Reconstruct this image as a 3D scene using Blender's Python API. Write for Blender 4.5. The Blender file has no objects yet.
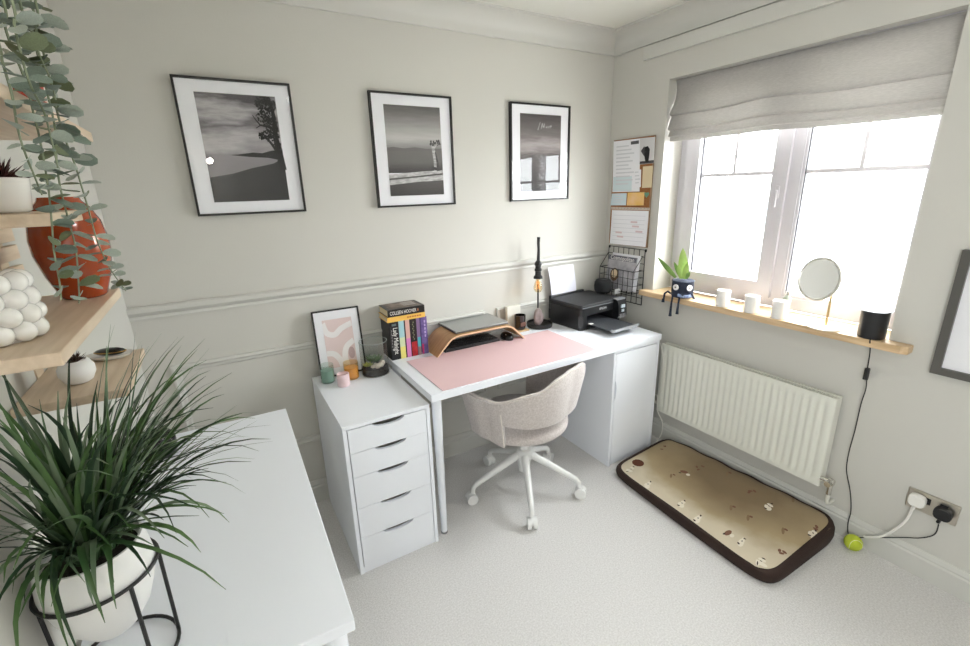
import bpy, math, random
from mathutils import Vector, Matrix
R = math.radians
rnd = random.Random(7)
scene = bpy.context.scene
COL = scene.collection

# ------------------------------------------------------------------ camera
CAM = Vector((0.3374, -2.2084, 1.5496)); F = 455.0
YAW, PIT, ROL = R(-30.2332), R(-16.5966), R(-1.6298)
fw = Vector((-math.sin(YAW)*math.cos(PIT), math.cos(YAW)*math.cos(PIT), math.sin(PIT)))
rt0 = Vector((math.cos(YAW), math.sin(YAW), 0)); up0 = rt0.cross(fw)
rt = rt0*math.cos(ROL) + up0*math.sin(ROL); up = -rt0*math.sin(ROL) + up0*math.cos(ROL)
cd = bpy.data.cameras.new('camera'); cam = bpy.data.objects.new('camera', cd); COL.objects.link(cam)
cd.sensor_width = 36; cd.lens = F/970*36; cd.clip_start = 0.02; cd.clip_end = 500
cam.matrix_world = Matrix(((rt.x, up.x, -fw.x, CAM.x), (rt.y, up.y, -fw.y, CAM.y), (rt.z, up.z, -fw.z, CAM.z), (0, 0, 0, 1)))
scene.camera = cam

# photo pixel -> point on the plane it touches
def ray(px, py): return fw + rt*((px-485)/F) - up*((py-323)/F)
def on_x(px, py, X): d = ray(px, py); return CAM + d*((X-CAM.x)/d.x)
def on_y(px, py, Y): d = ray(px, py); return CAM + d*((Y-CAM.y)/d.y)
def on_z(px, py, Z): d = ray(px, py); return CAM + d*((Z-CAM.z)/d.z)

# ------------------------------------------------------------------ world, light, exposure
W, H, DEEP = 2.564, 2.375, -3.3           # room: right wall, ceiling height, wall behind the camera
world = bpy.data.worlds.new('world'); scene.world = world; world.use_nodes = True
wb = world.node_tree.nodes['Background']; wb.inputs[0].default_value = (0.95, 0.98, 1.0, 1); wb.inputs[1].default_value = 12
pl = bpy.data.lights.new('window_portal', 'AREA'); pl.shape = 'RECTANGLE'; pl.size = 1.16; pl.size_y = 1.16
pl.cycles.is_portal = True
po = bpy.data.objects.new('window_portal', pl); COL.objects.link(po)
po.location = (W+0.27, -0.98, 1.5); po.rotation_euler = (0, R(90), 0)
pl2 = bpy.data.lights.new('added_window_portal', 'AREA'); pl2.shape = 'RECTANGLE'; pl2.size = .76; pl2.size_y = .66; pl2.cycles.is_portal = True
po2 = bpy.data.objects.new('added_window_portal', pl2); COL.objects.link(po2); po2.location = (-.125, -2.825, 1.325); po2.rotation_euler = (0, R(-90), 0)  # portal of the added window on the left wall
CEIL_E, GLOBE_E = 11.0, 90.0
vs = scene.view_settings; vs.view_transform = 'Standard'; vs.look = 'None'; vs.exposure = 1.08; vs.gamma = 1.0; vs.use_curve_mapping = False

# ------------------------------------------------------------------ materials
def lin(c): return tuple(((v/255)/12.92 if v/255 <= .04045 else (((v/255)+.055)/1.055)**2.4) for v in c)
MATS = {}
def mat(name, col, rough=.5, metal=0, bump=0, bscale=200, var=0, vscale=8, col2=None, stretch=None, spec=.5, coat=0, transl=0, sheen=0, emit=0, subsurf=0):
    if name in MATS: return MATS[name]
    m = bpy.data.materials.new(name); MATS[name] = m; m.use_nodes = True
    nt = m.node_tree; b = nt.nodes['Principled BSDF']; L = nt.links.new
    c = (*lin(col), 1)
    b.inputs['Base Color'].default_value = c; b.inputs['Roughness'].default_value = rough; b.inputs['Metallic'].default_value = metal
    b.inputs['Specular IOR Level'].default_value = spec; b.inputs['Coat Weight'].default_value = coat
    if sheen: b.inputs['Sheen Weight'].default_value = sheen
    if emit: b.inputs['Emission Color'].default_value = c; b.inputs['Emission Strength'].default_value = emit
    if bump or var or col2:
        tc = nt.nodes.new('ShaderNodeTexCoord'); mp = nt.nodes.new('ShaderNodeMapping'); L(tc.outputs['Object'], mp.inputs[0])
        if stretch: mp.inputs['Scale'].default_value = stretch
    if var or col2:
        n = nt.nodes.new('ShaderNodeTexNoise'); n.inputs['Scale'].default_value = vscale; n.inputs['Detail'].default_value = 4
        L(mp.outputs[0], n.inputs['Vector'])
        r = nt.nodes.new('ShaderNodeValToRGB'); L(n.outputs[0], r.inputs[0])
        r.color_ramp.elements[0].position = .32; r.color_ramp.elements[1].position = .68
        if col2: r.color_ramp.elements[0].color = c; r.color_ramp.elements[1].color = (*lin(col2), 1)
        else:
            r.color_ramp.elements[0].color = (*[v*(1-var) for v in c[:3]], 1); r.color_ramp.elements[1].color = (*[min(1, v*(1+var)) for v in c[:3]], 1)
        L(r.outputs[0], b.inputs['Base Color'])
    if bump:
        n2 = nt.nodes.new('ShaderNodeTexNoise'); n2.inputs['Scale'].default_value = bscale; n2.inputs['Detail'].default_value = 3
        L(mp.outputs[0], n2.inputs['Vector'])
        bp = nt.nodes.new('ShaderNodeBump'); bp.inputs['Strength'].default_value = bump; bp.inputs['Distance'].default_value = .004
        L(n2.outputs[0], bp.inputs['Height']); L(bp.outputs[0], b.inputs['Normal'])
    if transl:
        tr = nt.nodes.new('ShaderNodeBsdfTranslucent'); tr.inputs[0].default_value = c
        mx = nt.nodes.new('ShaderNodeMixShader'); mx.inputs[0].default_value = transl
        L(b.outputs[0], mx.inputs[1]); L(tr.outputs[0], mx.inputs[2]); L(mx.outputs[0], nt.nodes['Material Output'].inputs[0])
    return m
def glass(name, col=(255, 255, 255), refl=1.0, rough=.0):
    """thin glass: clear with a reflection that grows towards grazing angles, the same from both sides"""
    if name in MATS: return MATS[name]
    m = bpy.data.materials.new(name); MATS[name] = m; m.use_nodes = True; nt = m.node_tree; nt.nodes.remove(nt.nodes['Principled BSDF'])
    t = nt.nodes.new('ShaderNodeBsdfTransparent'); t.inputs[0].default_value = (*lin(col), 1)
    g = nt.nodes.new('ShaderNodeBsdfGlossy'); g.inputs['Roughness'].default_value = rough
    f = nt.nodes.new('ShaderNodeLayerWeight'); f.inputs[0].default_value = .5
    pw = nt.nodes.new('ShaderNodeMath'); pw.operation = 'POWER'; pw.inputs[1].default_value = 5
    mm = nt.nodes.new('ShaderNodeMath'); mm.operation = 'MULTIPLY_ADD'; mm.inputs[1].default_value = .9; mm.inputs[2].default_value = .055*refl
    mx = nt.nodes.new('ShaderNodeMixShader'); L = nt.links.new
    L(f.outputs['Facing'], pw.inputs[0]); L(pw.outputs[0], mm.inputs[0]); L(mm.outputs[0], mx.inputs[0]); L(t.outputs[0], mx.inputs[1]); L(g.outputs[0], mx.inputs[2])
    L(mx.outputs[0], nt.nodes['Material Output'].inputs[0]); return m
def ramp_mat(name, stops, axis='Z', noise=0, nscale=6, nstretch=(1, 1, 4), rough=.6):
    """flat printed gradient: colour along object axis 0..1 with noise"""
    m = bpy.data.materials.new(name); MATS[name] = m; m.use_nodes = True; nt = m.node_tree; b = nt.nodes['Principled BSDF']; b.inputs['Roughness'].default_value = rough
    L = nt.links.new
    tc = nt.nodes.new('ShaderNodeTexCoord'); sp = nt.nodes.new('ShaderNodeSeparateXYZ'); L(tc.outputs['Generated'], sp.inputs[0])
    r = nt.nodes.new('ShaderNodeValToRGB'); els = r.color_ramp.elements
    while len(els) < len(stops): els.new(.5)
    for e, (p, c) in zip(els, stops): e.position = p; e.color = (*lin(c), 1)
    if noise:
        mp = nt.nodes.new('ShaderNodeMapping'); mp.inputs['Scale'].default_value = nstretch; L(tc.outputs['Generated'], mp.inputs[0])
        n = nt.nodes.new('ShaderNodeTexNoise'); n.inputs['Scale'].default_value = nscale; n.inputs['Detail'].default_value = 5; L(mp.outputs[0], n.inputs['Vector'])
        a = nt.nodes.new('ShaderNodeMath'); a.operation = 'MULTIPLY_ADD'; a.inputs[1].default_value = noise; a.inputs[2].default_value = -noise/2; L(n.outputs[0], a.inputs[0])
        ad = nt.nodes.new('ShaderNodeMath'); ad.operation = 'ADD'; L(sp.outputs[axis], ad.inputs[0]); L(a.outputs[0], ad.inputs[1]); L(ad.outputs[0], r.inputs[0])
    else: L(sp.outputs[axis], r.inputs[0])
    L(r.outputs[0], b.inputs['Base Color']); return m

WALL = mat('sage_wall_paint', (202, 200, 193), .75, bump=.06, bscale=140)
WALLR = WALL
CEIL = mat('ceiling_paint', (224, 223, 215), .8)
TRIM = mat('sage_trim_paint', (203, 202, 196), .5)
CARPET = mat('carpet', (212, 209, 206), .95, bump=1.0, bscale=330, col2=(234, 232, 230), vscale=160, sheen=.2)
WHITE = mat('white_lacquer', (240, 243, 249), .38)
WHITE2 = mat('white_metal', (232, 232, 230), .35)
UPVC = mat('white_upvc', (206, 203, 208), .3)
BLACK = mat('black_plastic', (20, 20, 22), .4)
BLACKM = mat('black_metal', (22, 22, 22), .45)
DARKG = mat('charcoal_plastic', (44, 45, 48), .42)
GREYP = mat('grey_plastic', (120, 122, 126), .35)
CHROME = mat('chrome', (215, 213, 208), .18, 1)
STEEL = mat('brushed_steel', (190, 184, 172), .32, 1)
PINE = mat('pale_pine', (204, 182, 156), .5, col2=(224, 205, 182), vscale=5, stretch=(14, 1.2, 14), bump=.05, bscale=60)
PINE_TOP = PINE
OAK = mat('oiled_oak_sill', (198, 166, 126), .42, col2=(220, 192, 154), vscale=5, stretch=(16, 1.2, 16))
PLY = mat('bent_plywood', (176, 132, 88), .42, col2=(196, 152, 106), vscale=4, stretch=(2, 16, 2))
PLYE = mat('plywood_edge', (222, 184, 148), .5)
PAPER = mat('white_paper', (240, 240, 244), .8)
CREAMP = mat('cream_paper', (226, 208, 172), .85)
MAT_PINK = mat('pink_desk_mat', (226, 192, 194), .55)
FELT = mat('chair_fabric', (212, 204, 200), .95, bump=.5, bscale=420, col2=(190, 180, 175), vscale=130, sheen=.3)
PIPING = mat('fabric_piping', (226, 218, 210), .8)
FRAME = mat('black_frame', (18, 17, 16), .4)
MOUNT = mat('white_mount', (238, 238, 242), .85)
GLASS = glass('picture_glass', refl=.75)
PANE = glass('window_pane', (250, 252, 252))
JARG = glass('jar_glass', (238, 240, 238), 1.2)
CERAM = mat('white_ceramic', (240, 238, 235), .22, coat=.3)
CERAMM = mat('matt_white_ceramic', (236, 235, 234), .5)
LEAFG = mat('grass_leaf', (52, 82, 46), .38, col2=(88, 118, 68), vscale=9)
LEAFG2 = mat('grass_leaf_pale', (96, 118, 92), .4, col2=(126, 144, 116), vscale=9)
LEAFG3 = mat('grass_leaf_dark', (28, 50, 32), .45, col2=(46, 72, 46), vscale=6)
EUC = [mat('eucalyptus_leaf', (122, 136, 124), .6, var=.15, vscale=20), mat('eucalyptus_leaf_pale', (168, 178, 168), .6, var=.12, vscale=20), mat('eucalyptus_leaf_green', (104, 114, 84), .6, var=.15, vscale=20)]
STEM = mat('plant_stem', (132, 142, 116), .6)

# ------------------------------------------------------------------ mesh builder
class MB:
    def __init__(s): s.v = []; s.f = []
    def add(s, vs, fs):
        n = len(s.v); s.v += [tuple(v) for v in vs]; s.f += [tuple(i+n for i in f) for f in fs]; return s
    def box(s, x0, x1, y0, y1, z0, z1):
        return s.add([(x0,y0,z0),(x1,y0,z0),(x1,y1,z0),(x0,y1,z0),(x0,y0,z1),(x1,y0,z1),(x1,y1,z1),(x0,y1,z1)],
                     [(3,2,1,0),(4,5,6,7),(0,1,5,4),(1,2,6,5),(2,3,7,6),(3,0,4,7)])
    def prism(s, poly, a, b, axis='y'):
        """2D polygon (counter-clockwise or not) extruded from a to b along axis"""
        n = len(poly)
        def P(p, t): return (p[0], t, p[1]) if axis == 'y' else ((t, p[0], p[1]) if axis == 'x' else (p[0], p[1], t))
        vs = [P(p, a) for p in poly] + [P(p, b) for p in poly]
        return s.add(vs, [tuple(range(n)), tuple(range(2*n-1, n-1, -1))] + [(i, (i+1) % n, n+(i+1) % n, n+i) for i in range(n)])
    def lathe(s, prof, c=(0,0,0), n=24, cap=True):
        vs = []; fs = []
        for r, z in prof:
            for i in range(n): a = 2*math.pi*i/n; vs.append((c[0]+r*math.cos(a), c[1]+r*math.sin(a), c[2]+z))
        m = len(prof)
        for k in range(m-1):
            for i in range(n): fs.append((k*n+i, k*n+(i+1) % n, (k+1)*n+(i+1) % n, (k+1)*n+i))
        if cap: fs.append(tuple(range(n-1, -1, -1))); fs.append(tuple((m-1)*n+i for i in range(n)))
        return s.add(vs, fs)
    def tube(s, pts, r, n=8, closed=False, radii=None):
        pts = [Vector(p) for p in pts]; m = len(pts); vs = []; fs = []; prev = None
        for k, p in enumerate(pts):
            if closed: t = pts[(k+1) % m] - pts[k-1]
            else: t = pts[min(k+1, m-1)] - pts[max(k-1, 0)]
            if t.length < 1e-9: t = Vector((0,0,1))
            t.normalize()
            if prev is None: u = t.orthogonal().normalized()
            else:
                u = prev - t*prev.dot(t); u = u.normalized() if u.length > 1e-6 else t.orthogonal().normalized()
            prev = u; w = t.cross(u); rr = radii[k] if radii else r
            for i in range(n): a = 2*math.pi*i/n; vs.append(p + u*(rr*math.cos(a)) + w*(rr*math.sin(a)))
        for k in range(m if closed else m-1):
            for i in range(n): fs.append((k*n+i, k*n+(i+1) % n, ((k+1) % m)*n+(i+1) % n, ((k+1) % m)*n+i))
        if not closed: fs.append(tuple(range(n-1, -1, -1))); fs.append(tuple((m-1)*n+i for i in range(n)))
        return s.add(vs, fs)
    def ball(s, c, r, n=14, m=9, sc=(1,1,1)):
        vs = [(c[0], c[1], c[2]-r*sc[2])]; fs = []
        for k in range(1, m):
            ph = -math.pi/2 + math.pi*k/m
            for i in range(n): a = 2*math.pi*i/n; vs.append((c[0]+r*sc[0]*math.cos(ph)*math.cos(a), c[1]+r*sc[1]*math.cos(ph)*math.sin(a), c[2]+r*sc[2]*math.sin(ph)))
        vs.append((c[0], c[1], c[2]+r*sc[2])); top = len(vs)-1
        for i in range(n): fs.append((0, 1+(i+1) % n, 1+i)); fs.append((top, top-n+i, top-n+(i+1) % n))
        for k in range(m-2):
            for i in range(n): fs.append((1+k*n+i, 1+k*n+(i+1) % n, 1+(k+1)*n+(i+1) % n, 1+(k+1)*n+i))
        return s.add(vs, fs)
    def grid(s, fn, nu, nv, wrap=False):
        vs = [fn(i/nu, j/nv) for j in range(nv+1) for i in range(nu+1)]
        return s.add(vs, [(j*(nu+1)+i, j*(nu+1)+i+1, (j+1)*(nu+1)+i+1, (j+1)*(nu+1)+i) for j in range(nv) for i in range(nu)])
    def slab(s, quad, n, t):
        """thin sheet: four points, thickness t along normal n"""
        n = Vector(n)*t; q = [Vector(p) for p in quad]; vs = q + [p+n for p in q]
        return s.add(vs, [(3,2,1,0),(4,5,6,7),(0,1,5,4),(1,2,6,5),(2,3,7,6),(3,0,4,7)])
    def xf(s, m): s.v = [tuple(m @ Vector(v)) for v in s.v]; return s
    def mesh(s, name, m, smooth=False):
        me = bpy.data.meshes.new(name); me.from_pydata(s.v, [], s.f); me.materials.append(m)
        import bmesh
        bm = bmesh.new(); bm.from_mesh(me); bmesh.ops.recalc_face_normals(bm, faces=bm.faces); bm.to_mesh(me); bm.free()
        if smooth:
            me.polygons.foreach_set('use_smooth', [True]*len(me.polygons))
            try: me.set_sharp_from_angle(angle=R(smooth if smooth is not True else 40))
            except Exception: pass
        me.update(); return me

def link(o, parent=None, world=True):
    COL.objects.link(o)
    if parent is not None:
        o.parent = parent
        if parent.type == 'EMPTY' and world: o.location = -parent.location
    return o
def tag(o, label, cat, group=None):
    o['label'] = label; o['category'] = cat
    if group: o['group'] = group
    return o
def part(mb, name, m, parent=None, smooth=False, bevel=0, seg=2, world=True, label=None, kind=None, solid=0, sub=0):
    me = mb if isinstance(mb, bpy.types.Mesh) else mb.mesh(name, m, smooth)
    o = bpy.data.objects.new(name, me); link(o, parent, world)
    if solid: md = o.modifiers.new('solid', 'SOLIDIFY'); md.thickness = solid; md.offset = 0
    if bevel: md = o.modifiers.new('bevel', 'BEVEL'); md.width = bevel; md.segments = seg; md.limit_method = 'ANGLE'; md.angle_limit = R(35); md.harden_normals = False
    if sub: md = o.modifiers.new('sub', 'SUBSURF'); md.levels = sub; md.render_levels = sub
    if label: o['label'] = label
    if kind: o['kind'] = kind
    return o
def thing(name, label, cat, loc=(0,0,0), rotz=0, group=None):
    o = bpy.data.objects.new(name, None); COL.objects.link(o); o.location = loc; o.rotation_euler = (0, 0, rotz); o.empty_display_size = .05
    return tag(o, label, cat, group)
def one(mb, name, m, label, cat, group=None, **k):
    return tag(part(mb, name, m, None, **k), label, cat, group)
def struct(mb, name, m, parent=None, **k):
    o = part(mb, name, m, parent, **k)
    if parent is None: o['kind'] = 'structure'
    return o
def B(*a): return MB().box(*a)
def text(body, size, m, parent, mw, name='lettering', ext=.0002, align='CENTER', spacing=1.0, sx=1.0):
    cu = bpy.data.curves.new('t', 'FONT'); cu.body = body; cu.size = size; cu.align_x = align; cu.align_y = 'CENTER'; cu.extrude = ext; cu.space_character = spacing; cu.resolution_u = 3
    tmp = bpy.data.objects.new('t', cu); COL.objects.link(tmp)
    me = bpy.data.meshes.new_from_object(tmp); bpy.data.objects.remove(tmp); bpy.data.curves.remove(cu)
    me.transform(mw @ Matrix.Diagonal((sx, 1, 1, 1))); me.materials.clear(); me.materials.append(m)
    o = bpy.data.objects.new(name, me); return link(o, parent)
def basis(o, x, y):
    """matrix with origin o, local X along x, local Y along y"""
    x = Vector(x).normalized(); y = Vector(y); y = (y - x*y.dot(x)).normalized(); z = x.cross(y)
    return Matrix(((x.x, y.x, z.x, o[0]), (x.y, y.y, z.y, o[1]), (x.z, y.z, z.z, o[2]), (0,0,0,1)))

# ================================================================== the room
T = .12
struct(B(-T, W+.3, DEEP-T, T, -.1, 0), 'floor', CARPET)
struct(B(-T, W+.3, DEEP-T, T, H, H+.1), 'ceiling', CEIL)
struct(B(-T, W+.3, 0, T, 0, H), 'wall_back', WALL)
LY0, LY1, LZ0, LZ1 = -3.15, -2.5, .95, 1.7         # small unseen window, added behind the viewpoint for fill light
struct(MB().box(-T, 0, DEEP, LY0, 0, H).box(-T, 0, LY1, 0, 0, H).box(-T, 0, LY0, LY1, 0, LZ0).box(-T, 0, LY0, LY1, LZ1, H), 'wall_left', WALL)
struct(B(-T, W+.3, DEEP-T, DEEP, 0, H), 'wall_front', WALL)
WY0, WY1, WZ0, WZ1, RD = -1.55, -.406, .93, 2.074, .26      # window opening and depth of the wall
wr = MB().box(W, W+RD, DEEP, WY0, 0, H).box(W, W+RD, WY1, 0, 0, H).box(W, W+RD, WY0, WY1, 0, WZ0-.03).box(W, W+RD, WY0, WY1, WZ1, H)
struct(wr, 'wall_right', WALLR)
# coving: concave profile along each wall
def cove_prof(n=7, s=.105):
    return [(0, H-s)] + [(.012, H-s)] + [(s-(s-.012)*math.cos(k/n*math.pi/2), H-s+.012+(s-.024)*math.sin(k/n*math.pi/2)) for k in range(1, n)] + [(s, H-.012), (s, H), (0, H)]
struct(MB().prism([(-y, z) for y, z in cove_prof()], 0, W, 'x'), 'trim_1', TRIM, smooth=30)
struct(MB().prism([(W-y, z) for y, z in cove_prof()], -.0, DEEP, 'y'), 'trim_2', TRIM, smooth=30)
struct(MB().prism([(y, z) for y, z in cove_prof()], -.0, DEEP, 'y'), 'trim_3', TRIM, smooth=30)
# boxed-in board under the coving above the window
struct(B(W-.022, W, DEEP+.2, -.237, 2.196, 2.262), 'trim_4', TRIM, bevel=.003)
# dado rail (moulded) on the back wall
def mould(z0, h, d): return [(0, z0), (-d*.45, z0), (-d*.5, z0+h*.12), (-d*.38, z0+h*.3), (-d*.55, z0+h*.36), (-d, z0+h*.6), (-d, z0+h*.86), (-d*.7, z0+h), (0, z0+h)]
struct(MB().prism(mould(1.078, .055, .024), 0, W, 'x'), 'trim_5', TRIM, smooth=25)
# picture-frame panel mouldings below the dado
def panel(x0, x1, z0, z1, name):
    w, d = .036, .016; m = MB()
    prof = [(0, 0), (.012, .35), (.026, .6), (.03, 1.0), (.036, .9)]
    def ring(o, t): return [(x0+o, -t*d, z0+o), (x1-o, -t*d, z0+o), (x1-o, -t*d, z1-o), (x0+o, -t*d, z1-o)]
    rings = [ring(0, 0), ring(.002, .8), ring(.012, 1), ring(.02, .55), ring(.03, .5), ring(.036, 0)]
    vs = sum(rings, []); fs = [(k*4+i, k*4+(i+1) % 4, (k+1)*4+(i+1) % 4, (k+1)*4+i) for k in range(5) for i in range(4)]
    return struct(m.add(vs, fs), name, TRIM)
panel(.092, 1.62, .345, .868, 'trim_6'); panel(1.70, 2.47, .345, .868, 'trim_7')
# skirting boards
def skirt(h=.122, d=.018): return [(0, 0), (-d, 0), (-d, h*.72), (-d*.7, h*.78), (-d*.8, h*.84), (-d*.35, h*.97), (-d*.3, h), (0, h)]
struct(MB().prism(skirt(), 0, W, 'x'), 'baseboard_back', TRIM, smooth=25)
struct(MB().prism([(W+y, z) for y, z in skirt(.115)], -.018, DEEP, 'y'), 'baseboard_right', TRIM, smooth=25)
struct(MB().prism([(-y, z) for y, z in skirt()], -.018, DEEP, 'y'), 'baseboard_left', TRIM, smooth=25)

# ---- window
FX0, FX1 = W+.15, W+.215
win = thing('window_1', 'white double window with glazing bars in a deep recess', 'window', (W+.2, -.98, .93)); win['kind'] = 'structure'; del win['category'], win['label']
fr = MB().box(FX0, FX1, WY1-.055, WY1-.001, WZ0+.06, WZ1-.06).box(FX0, FX1, WY0+.001, WY0+.05, WZ0+.06, WZ1-.06).box(FX0, FX1, WY0+.001, WY1-.001, WZ0+.001, WZ0+.06).box(FX0, FX1, WY0+.001, WY1-.001, WZ1-.06, WZ1-.001).box(FX0, FX1, -1.056, -.995, WZ0+.06, WZ1-.06)
part(fr, 'window_frame', UPVC, win)
SX0, SX1 = W+.135, W+.20
sash = MB().box(SX0, SX1, -.535, -.452, .975, 2.03).box(SX0, SX1, -1.005, -.935, .975, 2.03).box(SX0, SX1, -.935, -.535, .975, 1.05).box(SX0, SX1, -.935, -.535, 1.97, 2.03)
so = part(sash, 'sash', UPVC, win)
part(MB().add([(W+.172, -.94, 1.03), (W+.172, -.51, 1.03), (W+.172, -.51, 1.98), (W+.172, -.94, 1.98)], [(0, 1, 2, 3)]), 'pane', PANE, so)
part(MB().box(W+.162, W+.182, -.935, -.515, 1.57, 1.588).box(W+.163, W+.181, -.734, -.718, 1.588, 1.97), 'glazing_bar', UPVC, so)
hd = MB().box(SX0-.006, SX0+.002, -.982, -.962, 1.46, 1.52).box(SX0-.016, SX0-.006, -.978, -.966, 1.42, 1.50)
part(hd, 'handle', UPVC, so, bevel=.004)
part(MB().add([(W+.172, -1.50, .985), (W+.172, -1.07, .985), (W+.172, -1.07, 2.02), (W+.172, -1.50, 2.02)], [(0, 1, 2, 3)]), 'pane', PANE, win)
part(MB().box(W+.162, W+.182, -1.50, -1.07, 1.57, 1.588).box(W+.163, W+.181, -1.29, -1.274, 1.588, 2.02), 'glazing_bar', UPVC, win)
part(MB().box(W+.155, W+.185, -1.068, -1.056, .99, 2.012).box(W+.155, W+.185, -1.50, -1.068, .99, 1.006), 'glazing_bead', UPVC, win)
GASK = mat('dark_gasket', (70, 70, 76), .6)
part(B(W+.16, W+.18, -1.073, -1.068, 1.006, 2.01), 'gasket', GASK, win); part(B(W+.16, W+.18, -.541, -.535, 1.05, 1.97), 'gasket', GASK, so)
sill = MB().prism([(2.504, -.352), (2.504, -1.606), (2.518, -1.628), (W, -1.628), (W, WY0), (FX0, WY0), (FX0, WY1), (W, WY1), (W, -.352)], .898, .93, 'z')
part(sill, 'window_sill', OAK, win, bevel=.004, label='pale oiled oak window board')

w2_ = thing('added_window', 'x', 'window', (-.06, -2.825, .95)); w2_['kind'] = 'structure'; del w2_['category'], w2_['label']  # added window, out of view, brings fill light to the drawer fronts
part(MB().box(-.09, -.04, LY0+.001, LY0+.05, LZ0+.05, LZ1-.05).box(-.09, -.04, LY1-.05, LY1-.001, LZ0+.05, LZ1-.05).box(-.09, -.04, LY0+.001, LY1-.001, LZ0+.001, LZ0+.05).box(-.09, -.04, LY0+.001, LY1-.001, LZ1-.05, LZ1-.001), 'window_frame', UPVC, w2_)
part(MB().add([(-.065, LY0+.04, LZ0+.04), (-.065, LY1-.04, LZ0+.04), (-.065, LY1-.04, LZ1-.04), (-.065, LY0+.04, LZ1-.04)], [(0, 1, 2, 3)]), 'pane', PANE, w2_)
# ---- outside
struct(B(W+.6, 60, -50, 40, -2.75, -2.65), 'ground', mat('pale_paving', (196, 194, 188), .9))

# ---- lamps behind the camera: ceiling light added as fill, globe matched to a glare
cl = thing('ceiling_fill_light', 'added fill light, an unseen round white ceiling fixture behind the viewpoint', 'light', (1.25, -2.45, H))
part(MB().lathe([(.17, -.0), (.17, -.02), (.15, -.03)], (1.25, -2.45, H), 32), 'base', WHITE2, cl, smooth=True)
part(MB().lathe([(.155, -.028), (.15, -.055), (.11, -.075), (.05, -.083), (.001, -.085)], (1.25, -2.45, H), 32), 'diffuser', mat('fill_diffuser', (252, 252, 255), .5, emit=CEIL_E), cl, smooth=True)
gl = on_y(210, 161, 0); dgl = Vector((gl.x-CAM.x, -(gl.y-CAM.y), gl.z-CAM.z)); gp = gl + dgl*((DEEP+.11)/dgl.y)
wl = thing('wall_light', 'small wall light with a round glowing globe behind the viewpoint', 'light', (gp.x, DEEP, gp.z))
part(MB().tube([(gp.x, DEEP, gp.z), (gp.x, DEEP+.02, gp.z)], .05, 20), 'backplate', CHROME, wl, smooth=True)
part(MB().tube([(gp.x, DEEP+.02, gp.z), (gp.x, DEEP+.07, gp.z)], .012, 10), 'arm', CHROME, wl, smooth=True)
part(MB().ball(gp, .028, 18, 12), 'globe', mat('lamp_globe', (255, 246, 232), .5, emit=GLOBE_E), wl, smooth=True)

# ================================================================== large furniture
# ---- drawer unit
DX0, DX1, DYF, DYB, DZ = .634, .994, -.604, -.027, .694
dr = thing('drawer_unit', 'white five-drawer unit with cut-out handles left of the desk', 'drawers', ((DX0+DX1)/2, (DYF+DYB)/2, 0))
t = .016
body = MB().box(DX0, DX0+t, DYF, DYB, 0, DZ-t).box(DX1-t, DX1, DYF, DYB, 0, DZ-t).box(DX0, DX1, DYF, DYB, DZ-t, DZ).box(DX0+t, DX1-t, DYB-.008, DYB, 0, DZ-t).box(DX0+t, DX1-t, DYF+.004, DYB-.008, .0, .03)
part(body, 'body', WHITE, dr, bevel=.0015)
hs = [.104, .108, .146, .143, .145]; z = DZ-t-.003
for h in hs:
    z1, z0 = z, z-h+.0016; z -= h; xa, xb = DX0+t+.003, DX1-t-.003; xm = (xa+xb)/2+.002; hw = .066
    arc = [(xm+hw*math.cos(a), z1-.0195*math.sin(a)**.8) for a in [math.pi*k/10 for k in range(11)]]
    poly = [(xa, z0), (xb, z0), (xb, z1)] + arc + [(xa, z1)]
    d = part(MB().prism(poly, DYF, DYF+.016), 'drawer', WHITE, dr)
    part(MB().box(xa+.012, xb-.012, DYF+.05, DYF+.5, z0+.01, z1-.025), 'drawer_box', mat('drawer_inside', (150, 148, 144), .8), d)
# ---- desk with leg
TX0, TX1, TYF, TYB, TZ = 1.0, 2.413, -.615, -.014, .734
dk = thing('desk', 'long white desk along the panelled wall', 'desk', (1.7, -.31, 0))
part(B(TX0, TX1, TYF, TYB, .701, TZ), 'tabletop', WHITE, dk, bevel=.002)
for y in (-.565, -.07):
    lg = part(MB().lathe([(.013, 0), (.0145, .012), (.0215, .66), (.0215, .70)], (1.042, y, 0), 20), 'leg', WHITE, dk, smooth=True)
    part(MB().lathe([(.0155, 0), (.0155, .009)], (1.042, y, 0), 20), 'foot', GREYP, lg)
# ---- storage cabinet under the right end
CX0, CX1, CYF, CYB = 2.057, 2.411, -.606, -.03
cb = thing('storage_cabinet', 'white one-door cabinet carrying the right end of the desk', 'cabinet', (2.235, -.31, 0))
part(MB().box(CX0, CX0+t, CYF, CYB, 0, .684).box(CX1-t, CX1, CYF, CYB, 0, .684).box(CX0, CX1, CYF, CYB, .684, .7).box(CX0+t, CX1-t, CYB-.01, CYB, 0, .684).box(CX0+t, CX1-t, CYF+.01, CYB-.01, 0, .03), 'body', WHITE, cb, bevel=.0015)
xa, xb = CX0+t+.003, CX1-t-.003
arc = [(xa+.011*math.sin(a)**.8, .47-.055*math.cos(a)) for a in [math.pi*k/10 for k in range(11)]]
part(MB().prism([(xa, .033), (xb, .033), (xb, .68), (xa, .68)] + arc[::-1], CYF, CYF+.016), 'door', WHITE, cb)
part(B(xa+.001, xa+.02, CYF+.03, CYF+.06, .4, .54), 'slot_shade', mat('slot_shade_dark', (40, 40, 42), .8), cb)  # dark block behind the cut-out, paints the shade inside the cabinet
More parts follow.
